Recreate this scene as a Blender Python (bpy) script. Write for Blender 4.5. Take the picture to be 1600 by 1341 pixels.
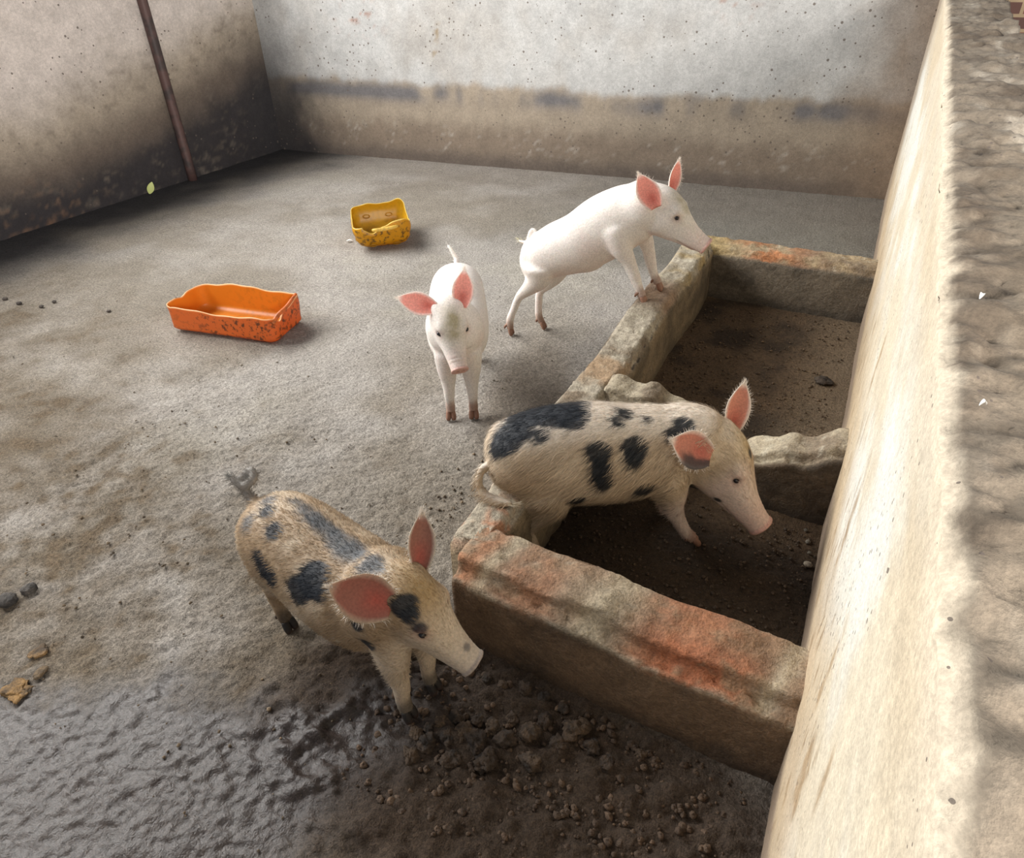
import bpy, math
import numpy as np
from mathutils import Vector, Matrix
from mathutils.bvhtree import BVHTree

for o in list(bpy.data.objects):
    bpy.data.objects.remove(o)
COL = bpy.context.scene.collection
SC = bpy.context.scene
RNG = np.random.default_rng(7)

# ------------------------------------------------------------------ camera
cam_d = bpy.data.cameras.new('camera')
cam = bpy.data.objects.new('camera', cam_d)
COL.objects.link(cam)
SC.camera = cam
cam_d.sensor_fit = 'HORIZONTAL'
cam_d.sensor_width = 36.0
cam_d.lens = 36.0 * 1064.0 / 1600.0
cam_d.shift_y = -70.5 / 1600.0
cam_d.clip_start = 0.02
R = ((0.87977011, -0.24007286, 0.41032861),
     (0.47482196, 0.48626416, -0.73354705),
     (-0.02342336, 0.8401858, 0.54179254))
cam.matrix_world = Matrix.Translation((0, 0, 1.4)) @ Matrix(R).to_4x4()

# ------------------------------------------------------------------ world
w = bpy.data.worlds.new('world')
SC.world = w
w.use_nodes = True
bg = w.node_tree.nodes['Background']
bg.inputs[0].default_value = (0.86, 0.90, 1.0, 1)
bg.inputs[1].default_value = 0.27

# ------------------------------------------------------------------ daylight through the openings
def area(name, loc, target, sx, sy, power, col):
    l = bpy.data.lights.new(name, 'AREA')
    l.shape = 'RECTANGLE'; l.size = sx; l.size_y = sy
    l.energy = power; l.color = col
    o = bpy.data.objects.new(name, l)
    COL.objects.link(o)
    o.location = loc
    d = Vector(target) - Vector(loc)
    o.rotation_euler = d.to_track_quat('-Z', 'Y').to_euler()
    return o
area('daylight_left_opening', (-5.6, 1.5, 3.5), (-0.8, 1.7, 0.3), 5.6, 2.3, 760, (1.0, 0.985, 0.96))
area('daylight_right_opening', (2.6, -1.6, 1.9), (-4.5, 1.6, 1.0), 2.2, 0.9, 430, (1.0, 0.95, 0.9))

SC.view_settings.view_transform = 'Standard'
SC.view_settings.look = 'None'
SC.view_settings.gamma = 1.0
SC.view_settings.use_curve_mapping = False
SC.view_settings.exposure = 0.0

# ------------------------------------------------------------------ helpers
def nrm(v):
    v = np.asarray(v, float)
    return v / (np.linalg.norm(v, axis=-1, keepdims=True) + 1e-12)

def _hash(i, j, k, seed):
    h = (i * 374761393 + j * 668265263 + k * 2147483647 + seed * 1274126177) & 0xFFFFFFFF
    h = ((h ^ (h >> 13)) * 1274126177) & 0xFFFFFFFF
    h = h ^ (h >> 16)
    return (h & 0xFFFFFF) / float(0xFFFFFF)

def vnoise(p, seed=0):
    p = np.asarray(p, float)
    i = np.floor(p).astype(np.int64); f = p - i
    f = f * f * (3 - 2 * f)
    out = 0
    for dx in (0, 1):
        for dy in (0, 1):
            for dz in (0, 1):
                wgt = (f[:, 0] if dx else 1 - f[:, 0]) * (f[:, 1] if dy else 1 - f[:, 1]) * (f[:, 2] if dz else 1 - f[:, 2])
                out = out + wgt * _hash(i[:, 0] + dx, i[:, 1] + dy, i[:, 2] + dz, seed)
    return out * 2 - 1

def fbm(p, scale, octs=4, seed=0, gain=0.5):
    p = np.asarray(p, float) * scale
    s = 0; a = 1; t = 0
    for o in range(octs):
        s = s + a * vnoise(p + 17.3 * o, seed + o); t += a
        p = p * 2.03; a *= gain
    return s / t

def sstep(a, b, x):
    t = np.clip((x - a) / (b - a), 0, 1)
    return t * t * (3 - 2 * t)

def mixc(c, new, m):
    m = np.asarray(m)[:, None]
    return c * (1 - m) + np.asarray(new, float) * m

def srgb(*c):
    c = np.array(c, float) / 255.0
    return np.where(c <= 0.04045, c / 12.92, ((c + 0.055) / 1.055) ** 2.4)

def mesh_obj(name, verts, faces, mats, parent=None, smooth=True, col=None):
    me = bpy.data.meshes.new(name)
    me.from_pydata([tuple(v) for v in np.asarray(verts)], [], [tuple(int(i) for i in f) for f in faces])
    if not isinstance(mats, (list, tuple)): mats = [mats]
    for m in mats: me.materials.append(m)
    if smooth: me.polygons.foreach_set('use_smooth', [True] * len(me.polygons))
    if col is not None:
        a = me.color_attributes.new('tone', 'FLOAT_COLOR', 'POINT')
        cc = np.ones((len(me.vertices), 4), np.float32)
        cc[:, :col.shape[1]] = col
        a.data.foreach_set('color', cc.ravel())
    me.update()
    o = bpy.data.objects.new(name, me)
    COL.objects.link(o)
    if parent: o.parent = parent
    return o

def tag(o, label, cat, group=None, kind=None):
    o['label'] = label; o['category'] = cat
    if group: o['group'] = group
    if kind: o['kind'] = kind
    return o

def catmull(rows, k):
    rows = np.asarray(rows, float)
    n = len(rows); out = []
    for i in range(n - 1):
        p0 = rows[max(i - 1, 0)]; p1 = rows[i]; p2 = rows[i + 1]; p3 = rows[min(i + 2, n - 1)]
        for j in range(k):
            t = j / k
            out.append(0.5 * ((2 * p1) + (-p0 + p2) * t + (2 * p0 - 5 * p1 + 4 * p2 - p3) * t * t + (-p0 + 3 * p1 - 3 * p2 + p3) * t ** 3))
    out.append(rows[-1])
    return np.array(out)

def rings_to_mesh(rings, cap0=True, cap1=True):
    rings = np.asarray(rings); m, n, _ = rings.shape
    v = rings.reshape(-1, 3).tolist(); f = []
    for i in range(m - 1):
        for j in range(n):
            a = i * n + j; b = i * n + (j + 1) % n
            f.append((a, b, b + n, a + n))
    if cap0:
        c = len(v); v.append(rings[0].mean(0).tolist())
        for j in range(n): f.append((c, (j + 1) % n, j))
    if cap1:
        c = len(v); v.append(rings[-1].mean(0).tolist()); o = (m - 1) * n
        for j in range(n): f.append((c, o + j, o + (j + 1) % n))
    return np.array(v), f

def loft(secs, up, n=28, k=5, e=2.0):
    """secs rows: x y z  half-width  up-radius  down-radius ; section planes follow the path"""
    S = catmull(secs, k)
    c = S[:, :3]; S[:, 3:] = np.maximum(S[:, 3:], 0.002)
    T = nrm(np.gradient(c, axis=0))
    up = np.asarray(up, float)
    rings = []
    for i in range(len(S)):
        u = up - T[i] * (up @ T[i]); u = u / (np.linalg.norm(u) + 1e-9)
        l = np.cross(u, T[i])
        a = np.linspace(0, 2 * np.pi, n, endpoint=False)
        X = np.sign(np.cos(a)) * np.abs(np.cos(a)) ** (2 / e); Y = np.sign(np.sin(a)) * np.abs(np.sin(a)) ** (2 / e)
        ry = np.where(Y > 0, S[i, 4], S[i, 5])
        rings.append(c[i] + np.outer(X * S[i, 3], l) + np.outer(Y * ry, u))
    return rings_to_mesh(rings)

def tube(pts, n=14, k=4):
    """pts rows: x y z r"""
    S = catmull(pts, k); S[:, 3] = np.maximum(S[:, 3], 0.001)
    c = S[:, :3]; T = nrm(np.gradient(c, axis=0))
    ref = np.array([0.31, 0.52, 0.8]); rings = []
    u = np.cross(T[0], ref); u /= np.linalg.norm(u)
    for i in range(len(S)):
        u = u - T[i] * (u @ T[i]); u /= np.linalg.norm(u)
        l = np.cross(T[i], u)
        a = np.linspace(0, 2 * np.pi, n, endpoint=False)
        rings.append(c[i] + S[i, 3] * (np.outer(np.cos(a), u) + np.outer(np.sin(a), l)))
    return rings_to_mesh(rings)

def ellipsoid(c, axes, rad, n=20, m=12):
    """axes: 3 unit vectors rows, rad: 3 radii"""
    v = []; f = []
    for i in range(m + 1):
        th = np.pi * i / m
        for j in range(n):
            ph = 2 * np.pi * j / n
            v.append((np.sin(th) * np.cos(ph), np.sin(th) * np.sin(ph), np.cos(th)))
    v = np.array(v) * np.array(rad)
    v = np.asarray(c) + v @ np.asarray(axes)
    for i in range(m):
        for j in range(n):
            a = i * n + j; b = i * n + (j + 1) % n
            if i == 0: f.append((a, a + n, b + n))
            elif i == m - 1: f.append((a, a + n, b))
            else: f.append((a, a + n, b + n, b))
    return v, f

def join(parts):
    V = []; F = []; o = 0
    for v, f in parts:
        V.append(np.asarray(v, float)); F += [tuple(i + o for i in q) for q in f]; o += len(v)
    return np.vstack(V), F

# ------------------------------------------------------------------ materials
def new_mat(name):
    m = bpy.data.materials.new(name); m.use_nodes = True
    nt = m.node_tree; nt.nodes.clear()
    out = nt.nodes.new('ShaderNodeOutputMaterial'); b = nt.nodes.new('ShaderNodeBsdfPrincipled')
    nt.links.new(b.outputs[0], out.inputs[0])
    return m, nt, b

def N(nt, t, **kw):
    n = nt.nodes.new('ShaderNode' + t)
    for k, v in kw.items():
        if k in n.inputs.keys() if hasattr(n.inputs, 'keys') else False: n.inputs[k].default_value = v
        else: setattr(n, k, v)
    return n

def noise(nt, vec, scale, detail=5, rough=0.55):
    n = nt.nodes.new('ShaderNodeTexNoise')
    n.inputs['Scale'].default_value = scale; n.inputs['Detail'].default_value = detail; n.inputs['Roughness'].default_value = rough
    nt.links.new(vec, n.inputs['Vector'])
    return n.outputs['Fac']

def math_(nt, op, a, b=None, c=None, clamp=False):
    n = nt.nodes.new('ShaderNodeMath'); n.operation = op; n.use_clamp = clamp
    for i, x in enumerate((a, b, c)):
        if x is None: continue
        if isinstance(x, (int, float)): n.inputs[i].default_value = x
        else: nt.links.new(x, n.inputs[i])
    return n.outputs[0]

def ramp(nt, fac, p0, p1, v0=0.0, v1=1.0):
    n = nt.nodes.new('ShaderNodeMapRange'); n.clamp = True; n.interpolation_type = 'SMOOTHSTEP'
    n.inputs[1].default_value = p0; n.inputs[2].default_value = p1; n.inputs[3].default_value = v0; n.inputs[4].default_value = v1
    nt.links.new(fac, n.inputs[0])
    return n.outputs[0]

def mixrgb(nt, fac, a, b, mode='MIX'):
    n = nt.nodes.new('ShaderNodeMix'); n.data_type = 'RGBA'; n.blend_type = mode
    if isinstance(fac, (int, float)): n.inputs[0].default_value = fac
    else: nt.links.new(fac, n.inputs[0])
    for i, x in ((6, a), (7, b)):
        if isinstance(x, (tuple, list, np.ndarray)): n.inputs[i].default_value = (*[float(q) for q in x[:3]], 1)
        else: nt.links.new(x, n.inputs[i])
    return n.outputs[2]

def bump(nt, b, h, strength=0.5, dist=0.004, prev=None):
    n = nt.nodes.new('ShaderNodeBump'); n.inputs['Strength'].default_value = strength; n.inputs['Distance'].default_value = dist
    nt.links.new(h, n.inputs['Height'])
    if prev is not None: nt.links.new(prev, n.inputs['Normal'])
    nt.links.new(n.outputs[0], b.inputs['Normal'])
    return n.outputs[0]

def geo_pos(nt, scale=(1, 1, 1), rot=(0, 0, 0)):
    g = nt.nodes.new('ShaderNodeNewGeometry')
    m = nt.nodes.new('ShaderNodeMapping'); m.inputs['Scale'].default_value = scale; m.inputs['Rotation'].default_value = rot
    nt.links.new(g.outputs['Position'], m.inputs['Vector'])
    return m.outputs[0]

def masonry_mat(name, fine=260, var=0.35, bump_d=0.003, speck=0.0, streak=None, rough=0.9, wet=False, bump_s=0.7, grit=0.35, spk=(0.42, 0.68, 26)):
    """base colour from the vertex tone (stains, plaster and some painted shade, laid on the wall), grain and pits from noise"""
    m, nt, b = new_mat(name)
    a = nt.nodes.new('ShaderNodeVertexColor'); a.layer_name = 'tone'
    pos = geo_pos(nt)
    n1 = noise(nt, pos, 9, 6, 0.6); n2 = noise(nt, pos, fine * .35, 4, 0.6); n3 = noise(nt, pos, fine, 3, 0.7)
    k = ramp(nt, n1, 0.3, 0.7, 1 - var * .5, 1 + var * .5)
    k2 = ramp(nt, n2, 0.3, 0.7, 1 - grit * .7, 1 + grit * .7); k3 = ramp(nt, n3, 0.3, 0.7, 1 - grit, 1 + grit)
    kk = math_(nt, 'MULTIPLY', math_(nt, 'MULTIPLY', k, k2), k3)
    comb = nt.nodes.new('ShaderNodeCombineColor')
    for i in range(3): nt.links.new(kk, comb.inputs[i])
    c = mixrgb(nt, 1.0, a.outputs['Color'], comb.outputs[0], 'MULTIPLY')
    if speck:
        v = nt.nodes.new('ShaderNodeTexVoronoi'); v.inputs['Scale'].default_value = spk[2]
        nt.links.new(pos, v.inputs['Vector'])
        big = noise(nt, pos, 3.1, 3)
        sz = ramp(nt, big, spk[0], spk[1], 0.02, 0.24)
        col = nt.nodes.new('ShaderNodeSeparateColor'); nt.links.new(v.outputs['Color'], col.inputs[0])
        sz = math_(nt, 'MULTIPLY', sz, col.outputs[0])
        wob = math_(nt, 'MULTIPLY', noise(nt, pos, 120, 2), 0.12)
        d = math_(nt, 'ADD', v.outputs['Distance'], wob)
        s = math_(nt, 'LESS_THAN', math_(nt, 'SUBTRACT', d, 0.06), sz)
        s = math_(nt, 'MULTIPLY', s, speck)
        c = mixrgb(nt, s, c, srgb(98, 88, 80))
    if streak:
        ps = geo_pos(nt, streak)
        st = ramp(nt, noise(nt, ps, 1.0, 5, 0.65), 0.60, 0.72, 0, 0.75)
        c = mixrgb(nt, st, c, srgb(128, 104, 74))
    nt.links.new(c, b.inputs['Base Color'])
    b.inputs['Roughness'].default_value = rough
    if wet:
        r = math_(nt, 'SUBTRACT', 0.96, math_(nt, 'MULTIPLY', a.outputs['Alpha'], 0.70))
        nt.links.new(r, b.inputs['Roughness'])
        b.inputs['Specular IOR Level'].default_value = 0.32
    h = math_(nt, 'ADD', math_(nt, 'MULTIPLY', n2, 1.0), math_(nt, 'MULTIPLY', n3, 0.5))
    if wet: h = math_(nt, 'MULTIPLY', h, math_(nt, 'SUBTRACT', 1.0, math_(nt, 'MULTIPLY', a.outputs['Alpha'], 0.7)))
    bump(nt, b, h, bump_s, bump_d)
    return m

# ------------------------------------------------------------------ grid surfaces
def grid(P, name, mat, colf, dispf=None, label=None):
    """P: (m,n,3) points -> single surface with tones"""
    m, n, _ = P.shape
    V = P.reshape(-1, 3).copy()
    col = colf(V)
    if dispf is not None: V = dispf(V)
    ii = np.arange((m - 1) * (n - 1)); r = ii // (n - 1); c = ii % (n - 1)
    a = r * n + c
    F = np.stack([a, a + 1, a + n + 1, a + n], 1)
    return mesh_obj(name, V, F.tolist(), mat, col=col)

# floor --------------------------------------------------------------------
FL_BACK = lambda x: 4.83 + (x - 0.03) * 0.1285          # back wall line
def pit_mask(x, y):
    return sstep(-0.74, -0.62, x) * sstep(0.84, 0.95, y) * (1 - sstep(2.97, 3.1, y)) * (1 - sstep(0.14, 0.2, x))

def floor_col(V):
    x, y = V[:, 0], V[:, 1]
    P = np.stack([x, y, 0 * x], 1)
    base = np.tile(srgb(164, 158, 150), (len(V), 1))
    n = fbm(P, 1.1, 4, 3); n2 = fbm(P, 5, 4, 9); n3 = fbm(P, 22, 3, 19)
    base = mixc(base, srgb(140, 132, 120), sstep(-.3, .6, n + .5 * n2))
    base = mixc(base, srgb(176, 170, 156), .6 * sstep(.0, .6, -n + .4 * n2))
    # dirt carried towards the viewer's end of the pen
    near = sstep(1.9, 0.55, y + 0.22 * (x + 2.2)) + 0 * x
    base = mixc(base, srgb(98, 86, 70), np.clip(near * (0.72 + .7 * n2 + .4 * n3), 0, 0.92))
    base = mixc(base, srgb(98, 82, 62), near * sstep(.15, .5, n2 * .5 + n3 * .8) * .6)
    # strip behind the far low wall
    base = mixc(base, srgb(104, 101, 92), sstep(3.0, 3.3, y) * sstep(-2.2, -.9, x) * .8)
    base = mixc(base, srgb(112, 104, 96), sstep(3.5, 4.3, y + .3 * n2 - .12 * (x + 2)) * .55)
    # shade at the left wall's foot and in the corner, painted dark
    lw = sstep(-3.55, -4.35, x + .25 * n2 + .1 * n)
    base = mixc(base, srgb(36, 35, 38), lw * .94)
    # dung corner in front of the near low wall
    d = np.hypot((x + .42) / .62, (y - .62) / .36)
    base = mixc(base, srgb(60, 47, 36), sstep(1.25, .65, d + .3 * n2) * .95)
    # a darker damp patch along the left low wall
    d = np.hypot((x + .95 + .3 * (y - 1.8)) / .16, (y - 1.75) / .6)
    base = mixc(base, srgb(120, 108, 92), sstep(1.3, .5, d + .3 * n2) * .6)
    p = pit_mask(x, y)
    pc = np.tile(srgb(84, 67, 49), (len(V), 1))
    pc = mixc(pc, srgb(54, 43, 32), sstep(-.1, .4, n2 + .3 * n3))
    pc = mixc(pc, srgb(118, 102, 82), sstep(-.22, .05, x) * sstep(1.65, 1.95, y) * (.8 + .4 * n2))  # right side, lit past the low wall's shadow, painted lighter
    pc = mixc(pc, srgb(50, 39, 28), sstep(1.7, 1.4, y) * .75)
    base = base * (1 - p[:, None]) + pc * p[:, None]
    wet = sstep(.36, .16, y - .48 * (x + 1.45) + .14 * n2 + .08 * n3) * sstep(-.5, -.75, x + .1 * n2)
    wet = np.clip(wet, 0, 1)
    base = mixc(base, srgb(50, 43, 40), wet * .9)
    return np.concatenate([np.clip(base, 0, 1), wet[:, None]], 1)

def floor_disp(V):
    x, y = V[:, 0], V[:, 1]
    P = np.stack([x + 0.5 * y, y - .4 * x, 0 * x], 1) * np.array([1, 1.6, 1])
    n = fbm(P, 26, 4, 31, .6); b = fbm(P, 3, 3, 41)
    near = sstep(2.4, .7, y) * (1 - pit_mask(x, y) * .3)
    n5 = fbm(P, 62, 3, 47)
    wz = sstep(.42, .2, y - .48 * (x + 1.45)) * (x < -.5)
    z = n * (0.004 + 0.0045 * near) * (1 - .72 * wz) + b * .004 * (1 - .6 * wz) + n5 * .0055 * near * (1 + .1 * wz)
    dung = sstep(1.2, .6, np.hypot((x + .42) / .62, (y - .62) / .36))
    z = z + dung * (0.03 * np.clip(fbm(P, 17, 4, 55, .6) + .2, 0, 1))
    V = V.copy(); V[:, 2] += z - .002
    return V

xs = np.concatenate([np.arange(-4.9, -2.2, .028), np.arange(-2.2, .22, .006)])
ys = np.concatenate([np.arange(-.2, 2.2, .006), np.arange(2.2, 5.1, .028)])
X, Y = np.meshgrid(xs, ys)
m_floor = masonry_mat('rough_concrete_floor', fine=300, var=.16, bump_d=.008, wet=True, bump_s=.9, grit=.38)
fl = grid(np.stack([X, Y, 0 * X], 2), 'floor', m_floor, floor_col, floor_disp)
fl['kind'] = 'structure'

# back wall -----------------------------------------------------------------
def slab(name, A, B, zt, thick_vec, mat, colf, dispf=None, step=.02, ztop=None):
    """upright wall whose face runs A->B (xy); thick_vec points away from the pen"""
    A = np.array(A, float); B = np.array(B, float); L = np.linalg.norm(B - A)
    n = int(L / step) + 1; t = np.linspace(0, 1, n)
    tv = np.array(thick_vec, float)
    zz = np.arange(-.02, 1.0001, step / zt); zz = np.append(zz[zz < 1], 1.0)
    rows = []
    for q in zz:
        zc = q * (zt if ztop is None else ztop(t)) * np.ones(n)
        rows.append(np.stack([A[0] + (B[0] - A[0]) * t, A[1] + (B[1] - A[1]) * t, zc], 1))
    top = rows[-1]
    for s in np.linspace(0, 1, max(3, int(np.linalg.norm(tv) / step)))[1:]:
        r = top.copy(); r[:, :2] += tv * s; rows.append(r)
    bt = rows[-1].copy()
    for q in (0.66, 0.33, -.02):
        r = bt.copy(); r[:, 2] = bt[:, 2] * q; rows.append(r)
    P = np.array(rows)
    o = grid(P, name, mat, colf, dispf)
    o['kind'] = 'structure'
    return o

def bw_col(V):
    x, z = V[:, 0], V[:, 2]
    P = V * 1.0
    n = fbm(P, 2.2, 4, 5); n2 = fbm(P * [1, 1, .45], 11, 4, 8); n3 = fbm(P, 30, 3, 13)
    c = np.tile(srgb(178, 178, 176), (len(V), 1))
    c = mixc(c, srgb(166, 163, 158), sstep(-.2, .5, n + .4 * n2))
    edge = .56 + .035 * n + .035 * n2 + .03 * fbm(P * [1, 1, .12], 20, 3, 14)
    low = sstep(edge + .03, edge - .03, z)
    c = mixc(c, srgb(150, 138, 122), low)
    band = np.exp(-((z - .49 - .02 * n) / .06) ** 2) * sstep(-.35, .3, n + .35 * np.sin(x * 3.1) + .6 * fbm(P * [1, 1, .15], 9, 3, 15))
    c = mixc(c, srgb(98, 97, 100), np.clip(band * 1.1, 0, .9))
    c = mixc(c, srgb(122, 108, 94), sstep(.36, .2, z + .06 * n2) * .85)
    c = mixc(c, srgb(98, 88, 80), sstep(.14, .02, z + .03 * n2) * .85)
    c = mixc(c, srgb(186, 180, 170), sstep(.2, .55, fbm(P, 34, 5, 77, .65) + .5 * n2 + .4 * n) * sstep(.34, .2, z) * sstep(.05, .12, z) * .45)
    # brown weathering at the right-hand corner
    cr = sstep(-.45, .05, x + .1 * n2)
    c = mixc(c, srgb(134, 116, 98), cr * .8)
    # shade of the left-hand corner, painted into the tone
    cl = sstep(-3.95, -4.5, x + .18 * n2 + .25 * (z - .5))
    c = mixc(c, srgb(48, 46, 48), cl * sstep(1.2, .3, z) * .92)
    # rust runs
    for (cx, cz, rx, rz) in ((-3.62, .98, .16, .1), (-.98, 1.14, .09, .12), (-1.12, 1.12, .05, .1)):
        g = np.exp(-((x - cx) / rx) ** 2 - ((z - cz) / rz) ** 2) * sstep(0.05, .4, n3 + .3 * n2)
        c = mixc(c, srgb(142, 88, 58), g * .8)
    sx = -2.97 - .13 * (z - .8)
    g = np.exp(-((x + 3.02 - .22 * (z - .85)) / .016) ** 2) * sstep(.7, .75, z) * sstep(.99, .93, z) * sstep(-.2, .2, n3)
    c = mixc(c, srgb(128, 106, 68), g * .8)
    return c
m_plaster = masonry_mat('soiled_pale_plaster', fine=150, var=.2, bump_d=.0025, speck=.85, bump_s=.6, grit=.12, spk=(.36, .56, 30))
slab('wall_back', (-4.62, 4.235), (0.16, FL_BACK(.16)), 1.5, (0, .15), m_plaster, bw_col)

def lw_col(V):
    y, z = V[:, 1], V[:, 2]
    n = fbm(V, 1.6, 4, 25); n2 = fbm(V * [1, 1, .6], 9, 4, 28); n3 = fbm(V, 26, 3, 33)
    c = np.tile(srgb(206, 196, 188), (len(V), 1))
    lvl = z - .1 * n - .06 * n2 - .22 * np.clip(y - 2.4, 0, 2)  # soiling line lifted towards the corner to paint the diagonal shadow edge
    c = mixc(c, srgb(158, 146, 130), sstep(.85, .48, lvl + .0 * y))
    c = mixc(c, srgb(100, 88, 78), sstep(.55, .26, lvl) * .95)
    c = mixc(c, srgb(40, 38, 42), sstep(.32, .06, lvl) * .92)  # grime at the foot, deepened with painted shade
    c = mixc(c, srgb(96, 86, 76), sstep(.1, .5, n3 + .4 * n2) * sstep(.9, .5, lvl) * .4)
    c = mixc(c, srgb(150, 140, 126), sstep(.2, .7, n2 + .5 * n3) * .18)
    c = mixc(c, srgb(120, 86, 62), sstep(.1, .5, n3) * np.exp(-((y - 2.2) / .3) ** 2) * sstep(.35, .1, z) * .5)
    c = mixc(c, srgb(48, 46, 48), sstep(3.7, 4.2, y + .15 * n2) * sstep(1.1, .3, z) * .85)  # shade of the far corner painted onto the plaster
    return c
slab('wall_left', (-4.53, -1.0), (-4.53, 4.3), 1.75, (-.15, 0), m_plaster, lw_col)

# right low wall with its rough mortar top ------------------------------------
def rw_x(y): return 0.108 - 0.017 * y
def rw_top(y): return 1.0 + .042 * y
def rw_col(V):
    x, y, z = V.T
    zt = rw_top(y)
    n = fbm(V, 2.6, 4, 61); n2 = fbm(V * [1, .5, 1], 14, 4, 63); n3 = fbm(V, 45, 3, 66)
    c = np.tile(srgb(212, 210, 200), (len(V), 1))
    c = mixc(c, srgb(200, 186, 160), sstep(-.25, .3, n + .4 * n2) * .8)
    c = mixc(c, srgb(176, 152, 118), sstep(.62, .22, z + .12 * n2) * .8)
    c = mixc(c, srgb(192, 176, 150), sstep(.82, .95, z + .05 * n2) * .7)
    nv = fbm(V * [1, 1, .28], 55, 4, 68)
    c = mixc(c, srgb(138, 114, 84), sstep(.22, .42, nv + .3 * n2) * sstep(.8, .35, z) * .75)
    c = mixc(c, srgb(134, 116, 98), sstep(.22, .08, z + .07 * n2) * .95)
    c = mixc(c, srgb(150, 134, 116), sstep(3.9, 4.6, y + .3 * n2) * .8)
    c = mixc(c, srgb(206, 192, 170), sstep(zt - .06, zt - .01, z + .03 * n2) * .8)
    # dried splashes
    for (cy, cz, ry, rz) in ((.62, .42, .035, .1), (.72, .52, .02, .12), (1.05, .5, .03, .12), (1.5, .6, .03, .1), (.5, .62, .02, .05)):
        g = np.exp(-((y - cy) / ry) ** 2 - ((z - cz) / rz) ** 2)
        c = mixc(c, srgb(150, 122, 86), sstep(.3, .9, g * (1 + 1.2 * n3) + .5 * n2) * .7)
    top = sstep(zt - .012, zt - .002, z) * sstep(.004, .02, x - rw_x(y) + .01 * n3)
    top = np.maximum(top, sstep(.03, .05, x - rw_x(y)))
    tc = np.tile(srgb(128, 116, 100), (len(V), 1))
    tc = mixc(tc, srgb(98, 86, 72), sstep(-.05, .45, n2 + .5 * n3))
    tc = mixc(tc, srgb(178, 168, 152), sstep(.1, .6, -n2 + .4 * n3) * .7)
    tc = mixc(tc, srgb(116, 104, 86), sstep(.12, .2, x) * sstep(1.9, .8, y) * .4)
    return c * (1 - top[:, None]) + tc * top[:, None]
def rw_disp(V):
    V = V.copy(); x, y, z = V.T
    zt = rw_top(y); top = sstep(zt - .03, zt - .001, z)
    n = fbm(V * [1, 1.3, 1], 16, 4, 71, .55); nb = fbm(V, 5, 3, 74); face = 1 - sstep(.0, .03, x - rw_x(y))
    V[:, 2] += top * (n * .026 + nb * .012 - .012 * np.exp(-((x - rw_x(y)) / .012) ** 2))
    V[:, 0] += face * (nb * .0025 + n * .0012) + top * face * (np.abs(n) * .008)
    return V
yy = np.concatenate([np.arange(-.6, 1.6, .007), np.arange(1.6, FL_BACK(.05) + .2, .014)])
rows = []
for q in np.concatenate([np.linspace(-.02, .9, 50), np.linspace(.9, 1, 14)[1:]]):
    rows.append(np.stack([rw_x(yy), yy, rw_top(yy) * q], 1))
for wx in np.arange(.006, .2201, .006):
    rows.append(np.stack([rw_x(yy) + wx, yy, rw_top(yy)], 1))
for q in (.9, .6, .3, -.02):
    rows.append(np.stack([rw_x(yy) + .222, yy, rw_top(yy) * q], 1))
m_rw = masonry_mat('cream_plaster_low_wall', fine=210, var=.12, bump_d=.003, speck=.85, bump_s=.6, grit=.14, spk=(.32, .6, 62))
o = grid(np.array(rows), 'wall_right', m_rw, rw_col, rw_disp); o['kind'] = 'structure'

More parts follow.
